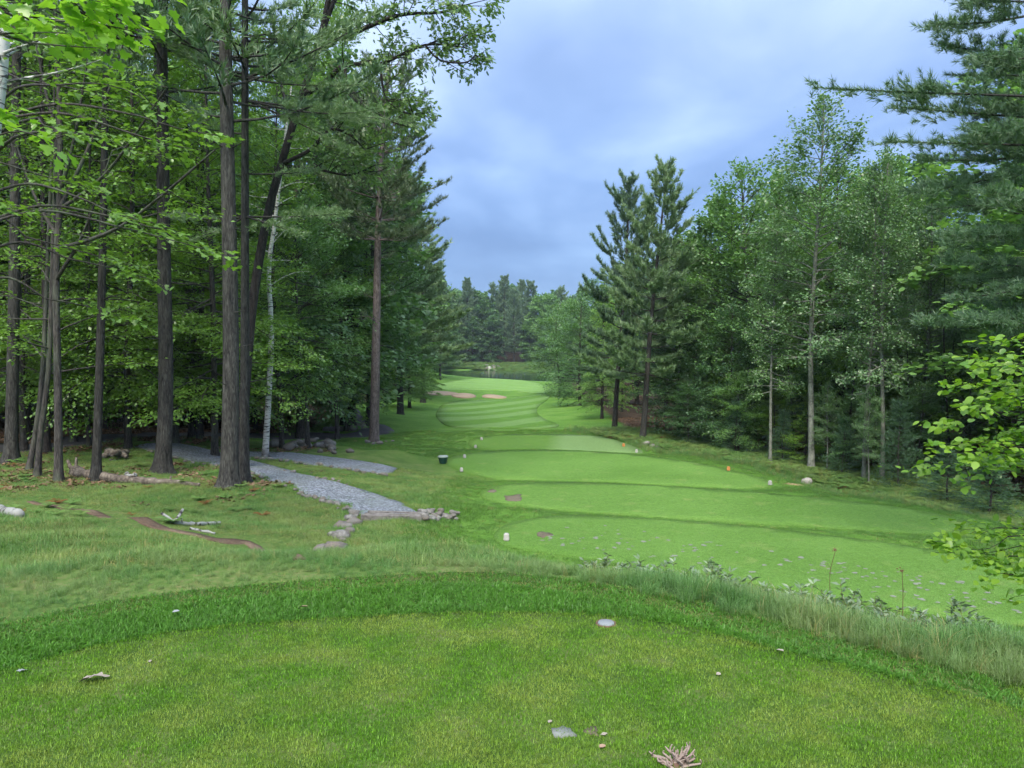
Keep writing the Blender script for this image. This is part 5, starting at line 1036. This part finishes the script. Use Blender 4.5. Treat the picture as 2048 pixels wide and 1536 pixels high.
def blob(px, py, rx, ry, n=14, plane=None, jit=.18):
    c = G(px, py) if plane is None else onplane(px, py, plane); th = np.arange(n) / n * 2 * np.pi; r_ = 1 + g2.normal(0, jit, n); return np.c_[c[0] + rx * r_ * np.cos(th), c[1] + ry * r_ * np.sin(th)]
for k, px, py, rx, ry in [(1, 1028, 998, .26, .5), (1, 985, 985, .12, .25), (0, 1090, 1072, .16, .22)]: drape('bare_patch', blob(px, py, rx, ry, plane=TEES[k][0]), M['soil'], .036, .12, .02, TEEO[k])
A = Acc(); n = 150; th = np.arange(8) / 8 * 2 * np.pi; dn = 0
while dn < n:
    px, py = g2.uniform(1070, 2040), g2.uniform(1048, 1235); q = onplane(px, py, TEES[0][0])
    if abs((py - 1048) - (px - 1070) * .16 - 30) > 48 or float(sdf(TEEP[0][1], q[:1], q[1:])[0]) > -.5: continue
    a = g2.uniform(.02, .055); b_ = a * g2.uniform(.35, .7); rr = 1 + g2.normal(0, .22, 8); V = np.c_[q[0] + a * rr * np.cos(th), q[1] + b_ * 1.8 * rr * np.sin(th), np.full(8, TEES[0][0] + .036)]
    A.add(np.r_[V, [[q[0], q[1], TEES[0][0] + .043]]], np.c_[np.full(8, 8), np.arange(8), (np.arange(8) + 1) % 8]); dn += 1
tag(obj('divot_sand', A.mesh('divot_sand', M['divot']), TEEO[0]), 'pale sand filling the divots of the nearest lower tee', kind='stuff')
for px, py, rx, ry, mt in [(1123, 1468, .040, .045, 'greysand'), (1183, 1466, .03, .035, 'soil')]:
    o = drape('bare_patch', blob(px, py, rx, ry, plane=0), M[mt], .014 if mt == 'greysand' else .010, .05, .015); tag(o, 'bare patch worn in the upper tee turf', kind='structure')
o = drape('sandy_soil', blob(1603, 970, .45, .3), M['orangesoil'], .012, .2, .04); tag(o, 'sandy soil beside the white boulder', kind='structure')

def fallen_leaf(px, py, size, tpl, mat, label, yaw, plane=0., curl=.35, z=.016):
    q = G(px, py) if plane is None else onplane(px, py, plane); plane = hz(*q) if plane is None else plane; V = tpl[0].copy() * [1, 1, 1]; V[:, 0] -= .5; V[:, 2] = curl * (.25 - V[:, 0] ** 2) * .8 + .25 * V[:, 1] ** 2 + .03 * np.sin(V[:, 0] * 14)
    A = Acc(); A.add(V * size, tpl[1]); A.add(V * size - [0, 0, .0012], tpl[1][:, ::-1]); A_ = Acc(); o = obj('fallen_leaf', A.mesh('fallen_leaf', M[mat])); o.location = (*q, plane + z); o.rotation_euler = (g2.normal(0, .12), g2.normal(0, .12), yaw); return tag(o, label, 'leaf')
fallen_leaf(190, 1366, .135, OAK, 'dryleaf', 'large pale curled oak leaf lying on the tee turf', .25, 0, .6, .02)
fallen_leaf(46, 1347, .04, MAPLE, 'greyleaf', 'small grey leaf at the edge of the collar', 1.0)
fallen_leaf(608, 1228, .05, BROAD, 'tanleaf', 'small tan leaf on the collar grass', .1, 0, .4, .045)
fallen_leaf(352, 1238, .04, BROAD, 'greyleaf', 'little grey leaf on the collar above the oak leaf', .4, 0, .4, .045)
fallen_leaf(1560, 1312, .04, BROAD, 'dryleaf', 'small pale leaf on the turf below the long grass', 2.4, 0, .4, .03)
fallen_leaf(1437, 1354, .025, BROAD, 'dryleaf', 'tiny pale leaf in the middle of the turf', .2)
fallen_leaf(1732, 1272, .10, OAK, 'tanleaf', 'brown curled leaf caught in the long grass', 2.9, None, .6, .09)
fallen_leaf(1205, 1500, .03, BROAD, 'tanleaf', 'small brown leaf beside the bleached root', .5)
fallen_leaf(1208, 1475, .03, DIAMOND, 'dryleaf', 'narrow pale chip lying in the worn patch', .1, 0, .1)
fallen_leaf(1100, 1450, .022, BROAD, 'dryleaf', 'white chip beside the grey sand patch', .9)
fallen_leaf(300, 1328, .03, DIAMOND, 'dryleaf', 'thin pale curl of leaf right of the oak leaf', 2.0)

# bleached root clump
q = onplane(1355, 1532, 0); A = Acc(); gr = np.random.default_rng(9)
for i in range(30):
    az, el_ = gr.uniform(0, 6.28), gr.uniform(.35, 1.45); l = gr.uniform(.03, .065); d_ = np.array([math.cos(az) * math.cos(el_), math.sin(az) * math.cos(el_), math.sin(el_)]); s0 = np.array([gr.normal(0, .018), gr.normal(0, .018), .004]); bd = gr.normal(0, .016, 3); P = np.array([s0, s0 + d_ * l * .4 + bd * .4, s0 + d_ * l * .75 + bd, s0 + d_ * l + bd * .6 + [0, 0, .006]])
    tube(A, curve(P, 3, False), np.linspace(.0065, .0018, 10), 6, 0)
    if i % 2 == 0: e_ = P[2] + unit(d_ + gr.normal(0, .7, 3)) * l * .4; tube(A, np.array([P[1], (P[1] + e_) / 2 + gr.normal(0, .004, 3), e_]), [.006, .0045, .0018], 5, 0)
lathe(A, [(.0, .02), (.02, .016), (.032, .0), (.034, -.02)], 10, 1); o = obj('bleached_root', A.mesh('bleached_root', [M['root'], M['rootdark']], True)); o.location = (*q, .004); tag(o, 'bleached branching root clump poking from the tee turf at the bottom edge', 'root')

# weeds on the brow
def seed_stalk(px, pytop, d, label, seed, bend=.04):
    r_ = np.random.default_rng(seed); tp = at(px, pytop, d); zb = hz(tp[0], d); hgt = tp[2] - zb; A = Acc(); P = np.array([(0, 0, 0), (bend * .3, 0, hgt * .35), (bend * .2, .01, hgt * .7), (bend, 0, hgt)]); tube(A, curve(P, 5, False), np.linspace(.0035, .002, 16), 5, 0)
    for i in range(9): c = np.array([bend, 0, hgt]) + r_.normal(0, .010, 3); V, F = rock(i); A.add(V * .011 + c, F, 1)
    for i in range(4): z_ = hgt * r_.uniform(.3, .8); a_ = r_.uniform(0, 6.28); tube(A, np.array([(bend * .2, 0, z_), (bend * .2 + .03 * math.cos(a_), .03 * math.sin(a_), z_ + .03)]), [.0015, .001], 4, 0, cap=False)
    o = obj('seed_stalk', A.mesh('seed_stalk', [M['stalk'], M['seedhead']], True)); o.location = (tp[0], d, zb); tag(o, label, 'weed')
seed_stalk(1660, 1100, 5.4, 'taller dry seed stalk standing above the long grass', 1); seed_stalk(1810, 1142, 5.1, 'shorter dry seed stalk, second along the long grass', 2, -.02)
seed_stalk(1028, 1128, 5.8, 'thin bent dark stalk at the crown of the brow', 3, .05)
def weed_mesh(seed):
    r_ = np.random.default_rng(seed); A = Acc()
    for i in range(9):
        az = r_.uniform(0, 6.28); l = r_.uniform(.12, .24); P = np.array([(0, 0, 0), (.3 * l * math.cos(az), .3 * l * math.sin(az), .6 * l), (.6 * l * math.cos(az), .6 * l * math.sin(az), l)]); tube(A, P, [.003, .002, .001], 4, 0, cap=False); n_ = 22; u_ = r_.uniform(.25, 1, n_); a_ = r_.uniform(0, 6.28, n_)
        stamp(A, DIAMOND[0] * [1, .55, 1], DIAMOND[1], along(P, u_), np.c_[np.cos(a_), np.sin(a_), r_.uniform(.1, .9, n_)], r_.normal(0, .4, (n_, 3)) + [0, 0, 1], r_.uniform(.03, .06, n_), 1)
    return A.mesh('leafy_weed', [M['stalk'], M['greyweed']])
WEED = [weed_mesh(i) for i in range(3)]
for i in range(46):
    u_ = i / 46; px = 1180 + 840 * u_ + g2.normal(0, 14); py = 1150 + 150 * u_ ** 1.1; q = onplane(px, py, 0) * (1.14 + g2.uniform(0, .22)); o = obj('leafy_weed', WEED[i % 3]); o.location = (*q, hz(*q)); o.rotation_euler = (0, 0, g2.uniform(0, 6.28)); k = g2.uniform(.8, 1.35); o.scale = (k, k, k)
    tag(o, 'silvery narrow-leaved weed among the long grass on the brow', 'weed', 'silvery weeds on the brow')

# ------------------------------------------------------------------ the summer air
bm = bmesh.new(); bmesh.ops.create_cube(bm, size=1); bmesh.ops.scale(bm, vec=(900, 740, 66), verts=bm.verts); me = bpy.data.meshes.new('haze'); bm.to_mesh(me); bm.free()
m = bpy.data.materials.new('haze_air'); m.use_nodes = True; t = NT(m.node_tree)
pv = t.n('ShaderNodeVolumePrincipled', {'Color': (.72, .85, 1.0), 'Density': HAZE, 'Anisotropy': .2}); t.n('ShaderNodeOutputMaterial', {'Volume': pv.outputs[0]}); me.materials.append(m)
if HAZE > 0:
    o = obj('haze', me); o.location = (0, 125, 20); tag(o, 'thin summer haze over the course', kind='stuff')
